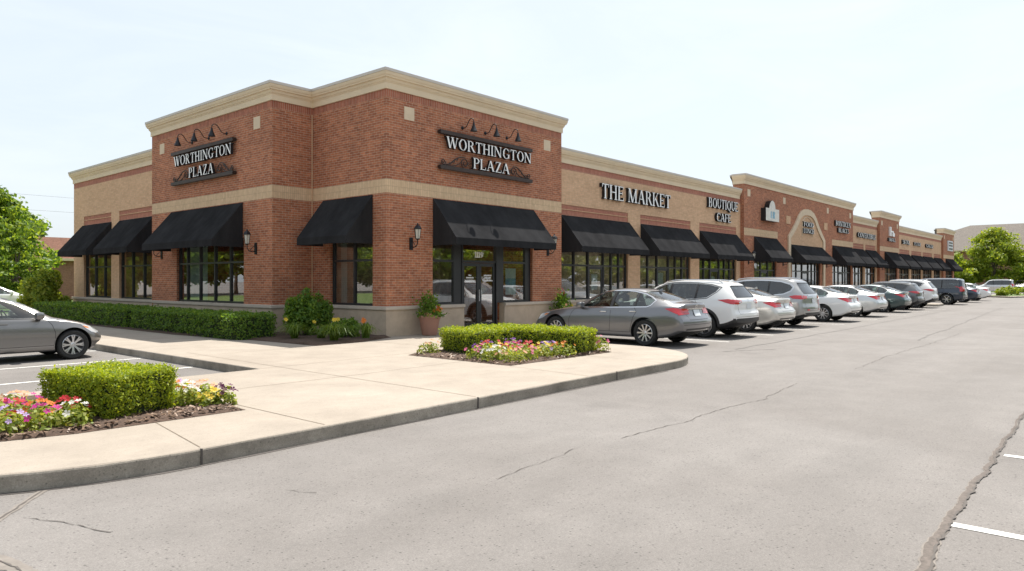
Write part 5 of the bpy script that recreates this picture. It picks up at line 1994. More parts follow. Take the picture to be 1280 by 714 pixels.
    def patch(s, mb, poly, mode, off, m=0, step=.05, mirror=True, flat=False):
        """polygon drawn in side (L: s,z), rear/front (B/F: y,z) or top (T: s,y) view, laid on the bodywork"""
        bm = bmesh.new()
        bm.faces.new([bm.verts.new((p[0], p[1], 0)) for p in poly])
        for ax in (0, 1):
            lo, hi = min(p[ax] for p in poly), max(p[ax] for p in poly)
            for c in np.arange(lo + step, hi - step * .3, step):
                co, no = [0, 0, 0], [0, 0, 0]
                co[ax], no[ax] = c, 1
                bmesh.ops.bisect_plane(bm, geom=bm.verts[:] + bm.edges[:] + bm.faces[:], plane_co=co, plane_no=no)
        bad = []
        for v in bm.verts:
            p, nn = s.ray(mode, v.co.x, v.co.y)
            if p is None:
                bad.append(v)
                continue
            if nn.dot(p - Vector((0, 0, .7))) < 0 and mode != 'T':
                nn = -nn
            v.co = p + nn * off
        if bad:
            bmesh.ops.delete(bm, geom=bad, context='VERTS')
        bm.verts.index_update()
        vs = [v.co.copy() for v in bm.verts]
        fs = [[v.index for v in f.verts] for f in bm.faces]
        bm.free()
        if mirror != 'R':
            mb.raw(vs, fs, m)
        if mirror:
            mb.raw([(v.x, -v.y, v.z) for v in vs], [f[::-1] for f in fs], m)
    def seam(s, mb, pts, w, mode, off, m=0, mirror=True, closed=False):
        P = [Vector(p) for p in pts]
        if closed:
            P.append(P[0])
        n = len(P)
        Lh, Rh = [], []
        for i in range(n):
            a = P[i - 1] if i else (P[-2] if closed else P[0])
            b = P[i + 1] if i < n - 1 else (P[1] if closed else P[-1])
            e1 = (P[i] - a).normalized() if (P[i] - a).length > 1e-6 else (b - P[i]).normalized()
            e2 = (b - P[i]).normalized() if (b - P[i]).length > 1e-6 else e1
            n1, n2 = Vector((-e1.y, e1.x)), Vector((-e2.y, e2.x))
            k = n1 + n2
            k = k / max(.5, k.dot(n1))
            Lh.append(P[i] + k * w / 2)
            Rh.append(P[i] - k * w / 2)
        for i in range(n - 1):
            s.patch(mb, [Rh[i], Rh[i + 1], Lh[i + 1], Lh[i]], mode, off, m, .07, mirror)

def tomesh(V, F):
    me = bpy.data.meshes.new('cutter')
    me.from_pydata([tuple(v) for v in V], [], F)
    bm = bmesh.new()
    bm.from_mesh(me)
    bmesh.ops.recalc_face_normals(bm, faces=bm.faces)
    bm.to_mesh(me)
    bm.free()
    return me

def prism(poly, f0, f1):
    n = len(poly)
    V = [f0(a, b) for a, b in poly] + [f1(a, b) for a, b in poly]
    F = [tuple(range(n)), tuple(range(2 * n - 1, n - 1, -1))] + [(k, (k + 1) % n, n + (k + 1) % n, n + k) for k in range(n)]
    return tomesh(V, F)

def cut(me, cutters):
    o = bpy.data.objects.new('tmp', me)
    COL.objects.link(o)
    tmp = []
    for cm, mat in cutters:
        cm.materials.append(mat)
        c = bpy.data.objects.new('cut', cm)
        COL.objects.link(c)
        md = o.modifiers.new('b', 'BOOLEAN')
        md.operation = 'DIFFERENCE'
        md.solver = 'EXACT'
        md.object = c
        try:
            md.material_mode = 'TRANSFER'
        except Exception:
            pass
        tmp.append(c)
    bpy.context.view_layer.update()
    dg_ = bpy.context.evaluated_depsgraph_get()
    r = bpy.data.meshes.new_from_object(o.evaluated_get(dg_))
    for c in tmp:
        bpy.data.objects.remove(c)
    bpy.data.objects.remove(o)
    return r

def smooth_angle(me, ang):
    bm = bmesh.new()
    bm.from_mesh(me)
    for f in bm.faces:
        f.smooth = True
    for e in bm.edges:
        e.smooth = not (len(e.link_faces) != 2 or e.calc_face_angle(0) > ang)
    bm.to_mesh(me)
    bm.free()

def make_wheel(parent, x, y, R, spokes, twin=False, dark=False, side=1):
    """tyre with a spoked alloy rim as its sub-part; y is the outer face plane side"""
    rt_ = Matrix.Rotation(-PI / 2 * side, 4, 'X')
    mb = MB()
    w = .105
    r0 = R * .68
    mb.lathe([(r0, -w), (R - .035, -w - .006), (R - .012, -w + .012), (R, -w + .04), (R, w - .04), (R - .012, w - .012), (R - .035, w + .006), (r0 + .01, w), (r0, w - .012), (r0, -w)], 40, 0, rt_, cap=False)
    for k in (-.04, 0, .04):
        mb.lathe([(R + .0012, k - .004), (R + .0012, k + .004)], 40, 1, rt_, cap=False)
    t = mb.build('wheel', ['rubber', 'under'], parent, smooth=.7)
    t.location = (x, y, R)
    mb = MB()
    mb.lathe([(r0 * .99, -w + .02), (r0 * .99, w - .01), (r0 * .95, w - .004), (r0 * .93, w - .02), (r0 * .90, w - .04), (r0 * .9, -w + .02)], 40, 0, rt_, cap=False)
    mb.lathe([(0, w - .075), (r0 * .9, w - .075)], 30, 1, rt_, cap=False)
    mb.lathe([(0, w - .012), (.028, w - .014), (.034, w - .022), (.06, w - .035), (.065, w - .07)], 18, 0, rt_, cap=False)
    for i in range(spokes):
        a0 = 2 * PI * i / spokes
        for off in ((-.13, .13) if twin else (0,)):
            pts = []
            for r, hw, zz in ((.045, .018, w - .028), (r0 * .55, .0125 if twin else .017, w - .018), (r0 * .93, .016 if twin else .02, w - .012)):
                aa = a0 + off * (r / r0)
                c, s_ = math.cos(aa), math.sin(aa)
                pts.append([(r * c - hw * s_, r * s_ + hw * c, zz), (r * c + hw * s_, r * s_ - hw * c, zz), (r * c + hw * .8 * s_, r * s_ - hw * .8 * c, zz - .03), (r * c - hw * .8 * s_, r * s_ + hw * .8 * c, zz - .03)])
            for A, Bq in zip(pts, pts[1:]):
                for k in range(4):
                    mb.poly([rt_ @ Vector(A[k]), rt_ @ Vector(Bq[k]), rt_ @ Vector(Bq[(k + 1) % 4]), rt_ @ Vector(A[(k + 1) % 4])], 2 if dark and k == 3 else 0)
    rim = mb.build('rim', ['alloy', 'alloydark', 'alloydark'], t, smooth=.5)
    return t

def paint(name, c, metal=.55, rough=.32):
    M[name] = pm(name, c, rough, metal, coat=1., coatr=.04)
    return M[name]
paint('paint_grey', (.20, .20, .21), .7, .3)
paint('paint_grey_left', (.22, .212, .208), .7, .3)
paint('paint_white', (.80, .80, .79), .0, .3)
paint('paint_pearl', (.60, .585, .55), .5, .3)
paint('paint_silver', (.36, .36, .36), .75, .3)
paint('paint_silver2', (.60, .61, .61), .7, .3)
paint('paint_green', (.045, .075, .075), .5, .3)
paint('paint_dark', (.12, .125, .13), .6, .3)
paint('paint_navy', (.022, .034, .055), .4, .3)

def make_car(D, name, label, cat='car', group='parked cars'):
    S = CarShape(D)
    L = D['L']
    t = thing(name, label, cat, (0, 0, 0), 0, group)
    me = S.mesh('body', [M[D['paint']], M['under' if not D.get('clad') else 'plastic']], D.get('clad'))
    R, (s1, s2) = D['R'], D['axles']
    W2 = D['W'] / 2
    cutters = []
    for q in (s1, s2):
        for sg in (1, -1):
            ra = R + D.get('gap', .052)
            n = 36
            V = [(S.X(q) + ra * math.cos(2 * PI * k / n), sg * yy, R + .01 + ra * math.sin(2 * PI * k / n)) for yy in (W2 - .30, W2 + .3) for k in range(n)]
            F = [tuple(range(n)), tuple(range(2 * n - 1, n - 1, -1))] + [(k, (k + 1) % n, n + (k + 1) % n, n + k) for k in range(n)]
            cutters.append((tomesh(V, F), M['under']))
    cutters.append((S.cavity(), M['seatdark']))
    for poly in D['side_glass']:
        cutters.append((prism(poly, lambda a, b: (S.X(a), 2, b), lambda a, b: (S.X(a), -2, b)), M['plastic']))
    wa, wb_ = D['ws_range']
    cutters.append((prism(D['windscreen'], lambda a, b: (S.X(wa), a, b), lambda a, b: (S.X(wb_), a, b)), M['plastic']))
    ra_, rb_ = D['rs_range']
    cutters.append((prism(D['rear_glass'], lambda a, b: (S.X(ra_), a, b), lambda a, b: (S.X(rb_), a, b)), M['plastic']))
    body = cut(me, cutters)
    smooth_angle(body, .6)
    bo = link(bpy.data.objects.new('body', body), t)
    # glass
    for i, poly in enumerate(D['side_glass']):
        for sd_ in (False, 'R'):
            mb = MB()
            S.patch(mb, poly, 'L', -.006, 0, .08, sd_)
            mb.build('side_window', 'carglassdark' if i in D.get('privacy', ()) else 'carglass', t, smooth=1., recalc=False)
    mb = MB()
    S.patch(mb, D['windscreen'], 'F', -.006, 0, .08, False)
    mb.build('windscreen', 'carglass', t, smooth=1., recalc=False)
    mb = MB()
    S.patch(mb, D['rear_glass'], 'B', -.006, 0, .08, False)
    mb.build('rear_window', 'carglassdark' if D.get('rear_dark') else 'carglass', t, smooth=1., recalc=False)
    # trim round the side glass, pillars in black between
    mb = MB()
    S.seam(mb, D['dlo'], .02, 'L', .004, 1 if D.get('chrome') else 0, closed=True)
    for poly in D['pillars']:
        S.patch(mb, poly, 'L', .003, 0, .08)
    S.seam(mb, D['rear_glass'], .022, 'B', .002, 0, False, True)
    S.seam(mb, D['windscreen'], .025, 'F', .002, 0, False, True)
    mb.build('window_trim', ['plastic', 'chrome'], t, recalc=False)
    mb = MB()
    for pts in D['seams']:
        S.seam(mb, pts, .009, 'L', .0015)
    for pts in D.get('rear_seams', []):
        S.seam(mb, pts, .009, 'B', .0015)
    mb.build('panel_gap', 'under', t, recalc=False)
    for a, z in D['handles']:
        p, nn = S.ray('L', a, z)
        for sg in (1, -1):
            mb = MB()
            mb.rbox(p.x - .1, p.x + .1, sg * (p.y + .012) - .012, sg * (p.y + .012) + .012, z - .014, z + .014, .008)
            mb.build('door_handle', 'chrome' if D.get('chrome') else D['paint'], t, smooth=.6)
    # mirrors
    a, z = D['mirror']
    p, nn = S.ray('L', a, z)
    for sg in (1, -1):
        mb = MB()
        mb.rbox(p.x - .07, p.x + .09, sg * (p.y + .13) - .1, sg * (p.y + .13) + .1, z - .0, z + .15, .035)
        mb.rbox(p.x - .02, p.x + .06, min(sg * (p.y - .02), sg * (p.y + .08)), max(sg * (p.y - .02), sg * (p.y + .08)), z - .02, z + .03, .01, 1)
        mb.build('wing_mirror', [D['paint'], 'plastic'], t, smooth=.6)
    # lights
    for sd_ in (False, 'R'):
        mb = MB()
        for poly, mode, m in D['tails']:
            S.patch(mb, poly, mode, .007 + .002 * m, m, .04, sd_)
        mb.build('tail_light', ['taillight', 'headlight', 'taildark'], t, smooth=1., recalc=False)
        mb = MB()
        for poly, mode, m in D['heads']:
            S.patch(mb, poly, mode, .006 + .002 * m, m, .04, sd_)
        mb.build('headlight', ['headlight', 'amber', 'plastic'], t, smooth=1., recalc=False)
    # dark lower trim, grille, valance
    for poly, mode in D.get('black', []):
        mb = MB()
        S.patch(mb, poly, mode, .005, 0, .06, False)
        mb.build('bumper_trim' if mode == 'B' else 'grille', 'plastic', t, recalc=False)
    for pts, w, mode in D.get('chrome_strips', []):
        mb = MB()
        S.seam(mb, pts, w, mode, .008, 0, False)
        mb.build('chrome_strip', 'chrome', t, recalc=False)
    y0, y1, z0, z1 = D['plate']
    mb = MB()
    c, nn = S.ray('B', 0, (z0 + z1) / 2)
    S.patch(mb, [(y0, z0), (y1, z0), (y1, z1), (y0, z1)], 'B', .012, 0, .1, False)
    mb.build('number_plate', 'plate', t, recalc=False)
    mb = MB()
    zc = z1 + .09
    p, nn = S.ray('B', 0, zc)
    if p:
        S.seam(mb, [(-.05, zc), (-.03, zc + .03), (.03, zc + .03), (.05, zc), (.03, zc - .03), (-.03, zc - .03)], .014, 'B', .01, 0, False, True)
        mb.build('badge', 'chrome', t, recalc=False)
    # wheel arch lips / cladding
    for q, sd_ in ((s1, False), (s1, 'R'), (s2, False), (s2, 'R')):
        mb = MB()
        ra = R + D.get('gap', .052)
        k0, k1 = (-12, 192)
        pts = []
        ww = D.get('flare', .014)
        for k in range(25):
            an = math.radians(k0 + (k1 - k0) * k / 24)
            pts.append((q - (ra + ww / 2) * math.cos(an), R + .01 + (ra + ww / 2) * math.sin(an)))
        S.seam(mb, pts, ww, 'L', .006, 0, sd_)
        mb.build('wheel_arch_trim', 'plastic' if D.get('flare', 0) > .03 else D['paint'], t, recalc=False, smooth=1.)
    # wheels
    for q in (s1, s2):
        for sg in (1, -1):
            make_wheel(t, S.X(q), sg * (W2 - .125), R, D['spokes'], D.get('twin', False), D.get('darkrim', False), sg)
    # cabin
    for q in D['seats']:
        for yy in (.36, -.36):
            mb = MB()
            x = S.X(q)
            zf = D.get('seatz', .28)
            mb.rbox(x - .22, x + .28, yy - .24, yy + .24, .42, zf + .28, .06)
            mb.hexa([(x - .30, yy - .23, zf + .22), (x - .16, yy - .23, zf + .22), (x - .16, yy + .23, zf + .22), (x - .30, yy + .23, zf + .22),
                     (x - .46, yy - .19, zf + .80), (x - .36, yy - .19, zf + .80), (x - .36, yy + .19, zf + .80), (x - .46, yy + .19, zf + .80)])
            mb.rbox(x - .49, x - .39, yy - .12, yy + .12, zf + .82, zf + 1.0, .035)
            mb.build('seat', D.get('seatmat', 'seatdark'), t, smooth=.5)
    mb = MB()
    xd = S.X(D['dash'])
    mb.rbox(xd - .28, xd + .22, -W2 + .16, W2 - .16, .55, S.zs(D['dash']) - .015, .05)
    mb.build('dashboard', 'seatdark', t, smooth=.5)
    mb = MB()
    tp = [(xd - .38 - .06 * math.sin(a), .36 + .185 * math.cos(a), S.zs(D['dash']) + .03 + .17 * math.sin(a)) for a in np.linspace(0, 2 * PI, 25)]
    mb.tube(tp, .014, 6, cap=False)
    mb.tube([tp[0], tp[12]], .014, 6)
    mb.tube([(xd - .38, .36, S.zs(D['dash']) + .03), (xd - .1, .36, S.zs(D['dash']) - .06)], .03, 6)
    mb.build('steering_wheel', 'seatdark', t, smooth=.6)
    for f in D.get('extra', []):
        f(S, t, D)
    return t

def rails(S, t, D):
    a, b = D['rail']
    for sg in (1, -1):
        mb = MB()
        P = []
        for i in range(13):
            q = a + (b - a) * i / 12
            p, nn = S.ray('T', q, (S.wt(q) - .07) * sg)
            lift = .045 if 0 < i < 12 else 0
            P.append(Vector((p.x, p.y, p.z + lift)))
        mb.tube(P, .016, 6)
        mb.build('roof_rail', D.get('railmat', 'chrome'), t, smooth=.8)

def antenna(S, t, D):
    mb = MB()
    p, nn = S.ray('T', D['fin'], 0)
    mb.hexa([(p.x - .09, -.03, p.z - .01), (p.x + .07, -.02, p.z - .01), (p.x + .07, .02, p.z - .01), (p.x - .09, .03, p.z - .01),
             (p.x - .09, -.006, p.z + .065), (p.x - .05, -.005, p.z + .065), (p.x - .05, .005, p.z + .065), (p.x - .09, .006, p.z + .065)])
    mb.build('antenna', D['paint'], t)

SEDAN = dict(L=4.85, W=1.84, R=.335, axles=(.95, 3.76), paint='paint_grey', spokes=10, gap=.05,
    zt=[(0, .60), (.06, .68), (.3, .765), (.7, .845), (1.15, .925), (1.38, .965), (1.5, 1.01), (1.9, 1.22), (2.3, 1.385), (2.6, 1.44), (2.95, 1.462), (3.3, 1.45), (3.62, 1.40), (4.0, 1.27), (4.3, 1.145), (4.42, 1.108), (4.62, 1.095), (4.8, 1.08), (4.85, 1.04)],
    zs=[(0, .55), (.3, .715), (.7, .80), (1.3, .885), (2.0, .915), (3.0, .945), (3.8, .975), (4.3, 1.0), (4.7, 1.0), (4.85, .95)],
    zb=[(0, .34), (.15, .24), (.5, .20), (3.9, .20), (4.4, .26), (4.85, .40)],
    wm=[(0, .70), (.1, .77), (.35, .865), (.8, .905), (1.4, .915), (3.3, .918), (4.0, .91), (4.5, .875), (4.75, .83), (4.85, .77)],
    wb=[(0, .60), (.35, .78), (.8, .835), (1.4, .86), (3.0, .865), (3.8, .845), (4.4, .80), (4.85, .68)],
    wt=[(0, .45), (.35, .66), (.9, .72), (1.35, .755), (1.6, .72), (2.2, .595), (2.7, .575), (3.3, .57), (3.7, .575), (4.1, .62), (4.4, .685), (4.85, .58)],
    tail=[(.3, .14), (.45, .03), (.58, 0), (.68, .015), (.80, .10), (.95, .14), (1.08, .10)], nose=[(.3, .1), (.45, .0), (.6, .03), (.75, .16), (.95, .2)], tramp=.5,
    cabin=(1.62, 4.12),
    side_glass=[[(1.78, .955), (1.98, 1.10), (2.2, 1.24), (2.4, 1.325), (2.62, 1.365), (2.70, 1.372), (2.70, .97)],
                [(2.79, .972), (2.79, 1.375), (3.05, 1.375), (3.3, 1.355), (3.42, 1.338), (3.42, .992)],
                [(3.47, .995), (3.47, 1.33), (3.62, 1.295), (3.8, 1.225), (3.93, 1.15), (3.86, 1.04), (3.78, 1.005)]],
    dlo=[(1.68, .94), (1.98, 1.125), (2.2, 1.262), (2.4, 1.345), (2.62, 1.385), (3.05, 1.392), (3.3, 1.374), (3.62, 1.312), (3.82, 1.238), (3.97, 1.15), (3.89, 1.025), (3.79, .987), (2.75, .957)],
    pillars=[[(2.70, .97), (2.79, .972), (2.79, 1.376), (2.70, 1.372)], [(3.42, .992), (3.47, .995), (3.47, 1.33), (3.42, 1.338)]],
    windscreen=[(-.66, 1.02), (.66, 1.02), (.64, 1.08), (.545, 1.36), (.4, 1.385), (-.4, 1.385), (-.545, 1.36), (-.64, 1.08)], ws_range=(1.3, 2.75),
    rear_glass=[(-.60, 1.155), (.60, 1.155), (.53, 1.36), (.4, 1.385), (-.4, 1.385), (-.53, 1.36)], rs_range=(3.1, 4.6),
    seams=[[(1.42, .40), (1.42, .62), (1.50, .80), (1.62, .91)], [(2.745, .955), (2.745, .60), (2.72, .34)], [(3.44, .975), (3.52, .86), (3.44, .72), (3.36, .45), (3.34, .34)], [(1.42, .40), (1.46, .34), (2.72, .34), (3.34, .34)]],
    rear_seams=[[(-.56, 1.06), (-.52, .80), (-.46, .68), (.46, .68), (.52, .80), (.56, 1.06)], [(-.74, .56), (.74, .56)]],
    handles=[(2.52, .845), (3.42, .87)], mirror=(1.86, .93), chrome=True,
    tails=[([(4.30, .955), (4.44, .90), (4.70, .80), (4.78, .80), (4.78, .93), (4.70, .955), (4.5, .98)], 'L', 0), ([(.37, .82), (.80, .80), (.78, .955), (.40, .945)], 'B', 0), ([(.39, .845), (.60, .838), (.60, .875), (.39, .88)], 'B', 2)],
    heads=[([(.30, .56), (.34, .70), (.62, .765), (.74, .78), (.62, .69), (.46, .60)], 'L', 0), ([(.40, .58), (.80, .58), (.78, .70), (.45, .66)], 'F', 0), ([(.52, .68), (.56, .725), (.70, .755), (.62, .70)], 'L', 1)],
    black=[([(-.45, .42), (.45, .42), (.40, .60), (-.40, .60)], 'F'), ([(-.6, .24), (.6, .24), (.55, .36), (-.55, .36)], 'F'), ([(-.62, .42), (.62, .42), (.6, .46), (-.6, .46)], 'B')],
    chrome_strips=[([(-.42, .945), (.42, .945)], .028, 'B'), ([(-.44, .61), (.44, .61)], .03, 'F')],
    plate=(-.155, .155, .76, .915), seats=(2.45, 3.42), dash=1.75, fin=3.7, extra=[antenna])

CROSS = dict(L=4.62, W=1.86, R=.365, axles=(.92, 3.6), paint='paint_white', spokes=5, twin=True, darkrim=True, gap=.06, flare=.075, clad=9,
    zt=[(0, .78), (.06, .86), (.3, .95), (.8, 1.03), (1.05, 1.075), (1.2, 1.13), (1.6, 1.36), (1.95, 1.54), (2.3, 1.635), (2.8, 1.675), (3.4, 1.67), (4.0, 1.63), (4.4, 1.585), (4.55, 1.555), (4.62, 1.50)],
    zs=[(0, .70), (.3, .86), (.8, .96), (1.3, 1.02), (2.2, 1.05), (3.2, 1.09), (4.0, 1.13), (4.62, 1.14)],
    zb=[(0, .42), (.15, .30), (.5, .25), (3.7, .25), (4.2, .32), (4.62, .46)],
    wm=[(0, .74), (.1, .80), (.35, .88), (.8, .918), (1.4, .925), (3.6, .928), (4.2, .915), (4.5, .88), (4.62, .82)],
    wb=[(0, .62), (.35, .80), (.9, .86), (1.6, .875), (3.4, .865), (4.2, .83), (4.62, .76)],
    wt=[(0, .48), (.35, .70), (1.0, .76), (1.3, .73), (1.9, .635), (2.6, .615), (3.6, .60), (4.3, .575), (4.62, .54)],
    tail=[(.3, .08), (.5, .0), (.68, .0), (.80, .05), (1.02, .06), (1.12, .09), (1.25, .18), (1.45, .34), (1.6, .42)], nose=[(.3, .08), (.5, .0), (.7, .02), (.85, .1), (1.1, .16)], tramp=.85,
    cabin=(1.35, 4.28),
    side_glass=[[(1.52, 1.10), (1.75, 1.27), (2.0, 1.44), (2.25, 1.535), (2.42, 1.56), (2.42, 1.10)], [(2.49, 1.10), (2.49, 1.568), (2.9, 1.575), (3.28, 1.56), (3.28, 1.125)], [(3.34, 1.13), (3.34, 1.555), (3.7, 1.52), (3.98, 1.45), (3.9, 1.33), (3.66, 1.17)]],
    dlo=[(1.38, 1.06), (1.75, 1.29), (2.0, 1.46), (2.25, 1.556), (2.5, 1.59), (2.9, 1.597), (3.3, 1.582), (3.72, 1.54), (4.04, 1.455), (3.93, 1.32), (3.68, 1.145), (3.2, 1.095), (2.4, 1.075)],
    pillars=[[(2.42, 1.10), (2.49, 1.10), (2.49, 1.568), (2.42, 1.56)], [(3.28, 1.125), (3.34, 1.13), (3.34, 1.555), (3.28, 1.56)]], privacy=(1, 2), rear_dark=True,
    windscreen=[(-.70, 1.14), (.70, 1.14), (.68, 1.2), (.57, 1.54), (.4, 1.57), (-.4, 1.57), (-.57, 1.54), (-.68, 1.2)], ws_range=(.9, 2.5),
    rear_glass=[(-.60, 1.17), (.60, 1.17), (.62, 1.22), (.49, 1.50), (-.49, 1.50), (-.62, 1.22)], rs_range=(3.6, 5.2),
    seams=[[(1.30, .52), (1.30, .75), (1.36, .98)], [(2.455, 1.08), (2.455, .6), (2.42, .46)], [(3.31, 1.10), (3.36, .98), (3.25, .75), (3.16, .46)]],
    rear_seams=[[(-.66, 1.12), (-.64, .95), (-.60, .70), (.60, .70), (.64, .95), (.66, 1.12)], [(-.8, .62), (.8, .62)]],
    handles=[(2.24, .985), (3.12, 1.0)], mirror=(1.62, 1.07),
    tails=[([(4.0, 1.10), (4.2, 1.04), (4.40, .985), (4.5, .985), (4.5, 1.10), (4.30, 1.125)], 'L', 0), ([(.42, 1.03), (.60, .98), (.84, .98), (.82, 1.115), (.42, 1.08)], 'B', 0), ([(.44, 1.04), (.58, 1.00), (.58, 1.045), (.44, 1.065)], 'B', 1)],
    heads=[([(.2, .80), (.28, .88), (.60, .95), (.5, .86)], 'L', 0), ([(.45, .76), (.85, .78), (.82, .9), (.5, .84)], 'F', 0)],
    black=[([(-.5, .55), (.5, .55), (.45, .76), (-.45, .76)], 'F'), ([(-.84, .36), (.84, .36), (.86, .58), (-.86, .58)], 'B')],
    chrome_strips=[([(-.42, 1.075), (.42, 1.075)], .03, 'B')],
    plate=(-.155, .155, .84, .995), seats=(2.15, 3.1), dash=1.45, fin=4.0, seatz=.38, rail=(2.1, 4.05), railmat='chrome', extra=[rails, antenna])

BIG = dict(CROSS, L=5.0, W=1.98, R=.38, axles=(.98, 3.95), paint='paint_silver', clad=6, flare=.0141, gap=.06, twin=False, spokes=7, darkrim=False,
    zt=[(0, .80), (.06, .88), (.35, .99), (.9, 1.07), (1.2, 1.11), (1.35, 1.17), (1.75, 1.40), (2.1, 1.60), (2.45, 1.70), (3.0, 1.755), (3.7, 1.76), (4.4, 1.72), (4.8, 1.665), (4.94, 1.63), (5.0, 1.58)],
    zs=[(0, .70), (.3, .88), (.8, .98), (1.3, 1.04), (2.2, 1.07), (3.4, 1.09), (4.2, 1.15), (5.0, 1.17)],
    zb=[(0, .42), (.15, .30), (.5, .25), (4.0, .25), (4.5, .32), (5.0, .46)],
    wm=[(0, .78), (.1, .86), (.35, .94), (.8, .975), (1.4, .985), (3.9, .99), (4.5, .975), (4.85, .94), (5.0, .86)],
    wb=[(0, .66), (.35, .84), (.9, .91), (1.6, .93), (3.7, .925), (4.5, .89), (5.0, .80)],
    wt=[(0, .50), (.35, .74), (1.1, .80), (1.4, .77), (2.1, .68), (2.8, .66), (3.9, .645), (4.6, .62), (5.0, .57)],
    tail=[(.3, .08), (.5, .0), (.68, .0), (.85, .04), (1.05, .06), (1.18, .11), (1.3, .20), (1.5, .36), (1.7, .46)],
    cabin=(1.5, 4.62),
    side_glass=[[(1.68, 1.12), (1.92, 1.30), (2.2, 1.49), (2.45, 1.59), (2.62, 1.615), (2.62, 1.12)], [(2.70, 1.12), (2.70, 1.625), (3.2, 1.645), (3.62, 1.635), (3.62, 1.135)], [(3.68, 1.14), (3.68, 1.63), (4.05, 1.595), (4.38, 1.50), (4.48, 1.41), (4.42, 1.30), (4.2, 1.20)]],
    dlo=[(1.52, 1.09), (1.92, 1.32), (2.2, 1.51), (2.45, 1.61), (2.7, 1.645), (3.2, 1.667), (3.65, 1.655), (4.08, 1.615), (4.42, 1.515), (4.53, 1.41), (4.46, 1.28), (4.22, 1.175), (3.6, 1.108), (2.6, 1.095)],
    pillars=[[(2.62, 1.12), (2.70, 1.12), (2.70, 1.625), (2.62, 1.615)], [(3.62, 1.135), (3.68, 1.14), (3.68, 1.63), (3.62, 1.635)]], privacy=(0, 1, 2), chrome=True,
    windscreen=[(-.74, 1.18), (.74, 1.18), (.72, 1.24), (.60, 1.60), (.4, 1.635), (-.4, 1.635), (-.60, 1.60), (-.72, 1.24)], ws_range=(1.0, 2.7),
    rear_glass=[(-.64, 1.20), (.64, 1.20), (.66, 1.26), (.54, 1.57), (-.54, 1.57), (-.66, 1.26)], rs_range=(3.9, 5.6),
    seams=[[(1.42, .45), (1.42, .78), (1.5, 1.0)], [(2.66, 1.09), (2.66, .6), (2.64, .38)], [(3.65, 1.11), (3.70, .98), (3.58, .75), (3.5, .38)]],
    rear_seams=[[(-.72, 1.14), (-.70, .95), (-.66, .66), (.66, .66), (.70, .95), (.72, 1.14)], [(-.84, .60), (.84, .60)]],
    handles=[(2.44, 1.0), (3.44, 1.02)], mirror=(1.8, 1.09),
    tails=[([(4.42, 1.10), (4.55, 1.02), (4.86, 1.00), (4.86, 1.13), (4.6, 1.14)], 'L', 0), ([(.52, 1.02), (.90, 1.0), (.88, 1.13), (.52, 1.11)], 'B', 0), ([(.45, .60), (.62, .60), (.62, .655), (.45, .655)], 'B', 0)],
    black=[([(-.5, .55), (.5, .55), (.45, .76), (-.45, .76)], 'F'), ([(-.80, .46), (.80, .46), (.78, .53), (-.78, .53)], 'B')],
    chrome_strips=[([(-.42, 1.13), (.42, 1.13)], .03, 'B')],
    plate=(-.155, .155, .86, 1.01), seats=(2.35, 3.35), dash=1.6, fin=4.2, seatz=.40, rail=(2.3, 4.4), extra=[rails])

BOXY = dict(BIG, L=4.9, paint='paint_navy', R=.38, axles=(.95, 3.85), clad=6, flare=.03, spokes=6,
    zt=[(0, .82), (.06, .90), (.35, 1.0), (.9, 1.06), (1.3, 1.10), (1.45, 1.18), (1.75, 1.45), (2.0, 1.66), (2.25, 1.755), (2.8, 1.80), (3.7, 1.81), (4.5, 1.79), (4.8, 1.76), (4.86, 1.73), (4.9, 1.66)],
    zs=[(0, .72), (.3, .90), (.8, .99), (1.3, 1.05), (2.2, 1.07), (3.4, 1.08), (4.9, 1.09)],
    zb=[(0, .42), (.15, .30), (.5, .26), (4.0, .26), (4.5, .32), (4.9, .42)],
    wm=[(0, .80), (.1, .88), (.35, .94), (.8, .965), (1.4, .975), (3.9, .975), (4.6, .96), (4.8, .93), (4.9, .88)],
    wb=[(0, .70), (.35, .86), (.9, .91), (1.6, .925), (3.7, .92), (4.5, .90), (4.9, .84)],
    wt=[(0, .55), (.35, .76), (1.2, .82), (1.5, .78), (2.0, .70), (2.8, .69), (4.6, .68), (4.9, .64)],
    tail=[(.3, .06), (.5, .0), (.68, .0), (.85, .03), (1.05, .04), (1.2, .07), (1.5, .14), (1.8, .22)],
    cabin=(1.6, 4.66),
    side_glass=[[(1.72, 1.12), (1.92, 1.34), (2.12, 1.56), (2.3, 1.65), (2.55, 1.67), (2.55, 1.12)], [(2.63, 1.12), (2.63, 1.675), (3.5, 1.685), (3.5, 1.125)], [(3.57, 1.125), (3.57, 1.685), (4.5, 1.66), (4.56, 1.5), (4.56, 1.13)]],
    dlo=[(1.6, 1.09), (1.9, 1.36), (2.12, 1.58), (2.3, 1.675), (2.6, 1.70), (3.5, 1.71), (4.53, 1.685), (4.6, 1.5), (4.6, 1.10), (2.6, 1.095)],
    pillars=[[(2.55, 1.12), (2.63, 1.12), (2.63, 1.675), (2.55, 1.67)], [(3.5, 1.125), (3.57, 1.125), (3.57, 1.685), (3.5, 1.685)]], chrome=False,
    windscreen=[(-.76, 1.18), (.76, 1.18), (.74, 1.24), (.63, 1.66), (.4, 1.69), (-.4, 1.69), (-.63, 1.66), (-.74, 1.24)], ws_range=(1.1, 2.5),
    rear_glass=[(-.66, 1.16), (.66, 1.16), (.62, 1.62), (-.62, 1.62)], rs_range=(4.2, 5.6),
    tails=[([(4.62, 1.25), (4.62, .92), (4.84, .92), (4.84, 1.25)], 'L', 0), ([(.70, .92), (.9, .92), (.86, 1.25), (.70, 1.25)], 'B', 0)],
    plate=(-.155, .155, .84, .99), fin=4.0, rail=(2.2, 4.5))

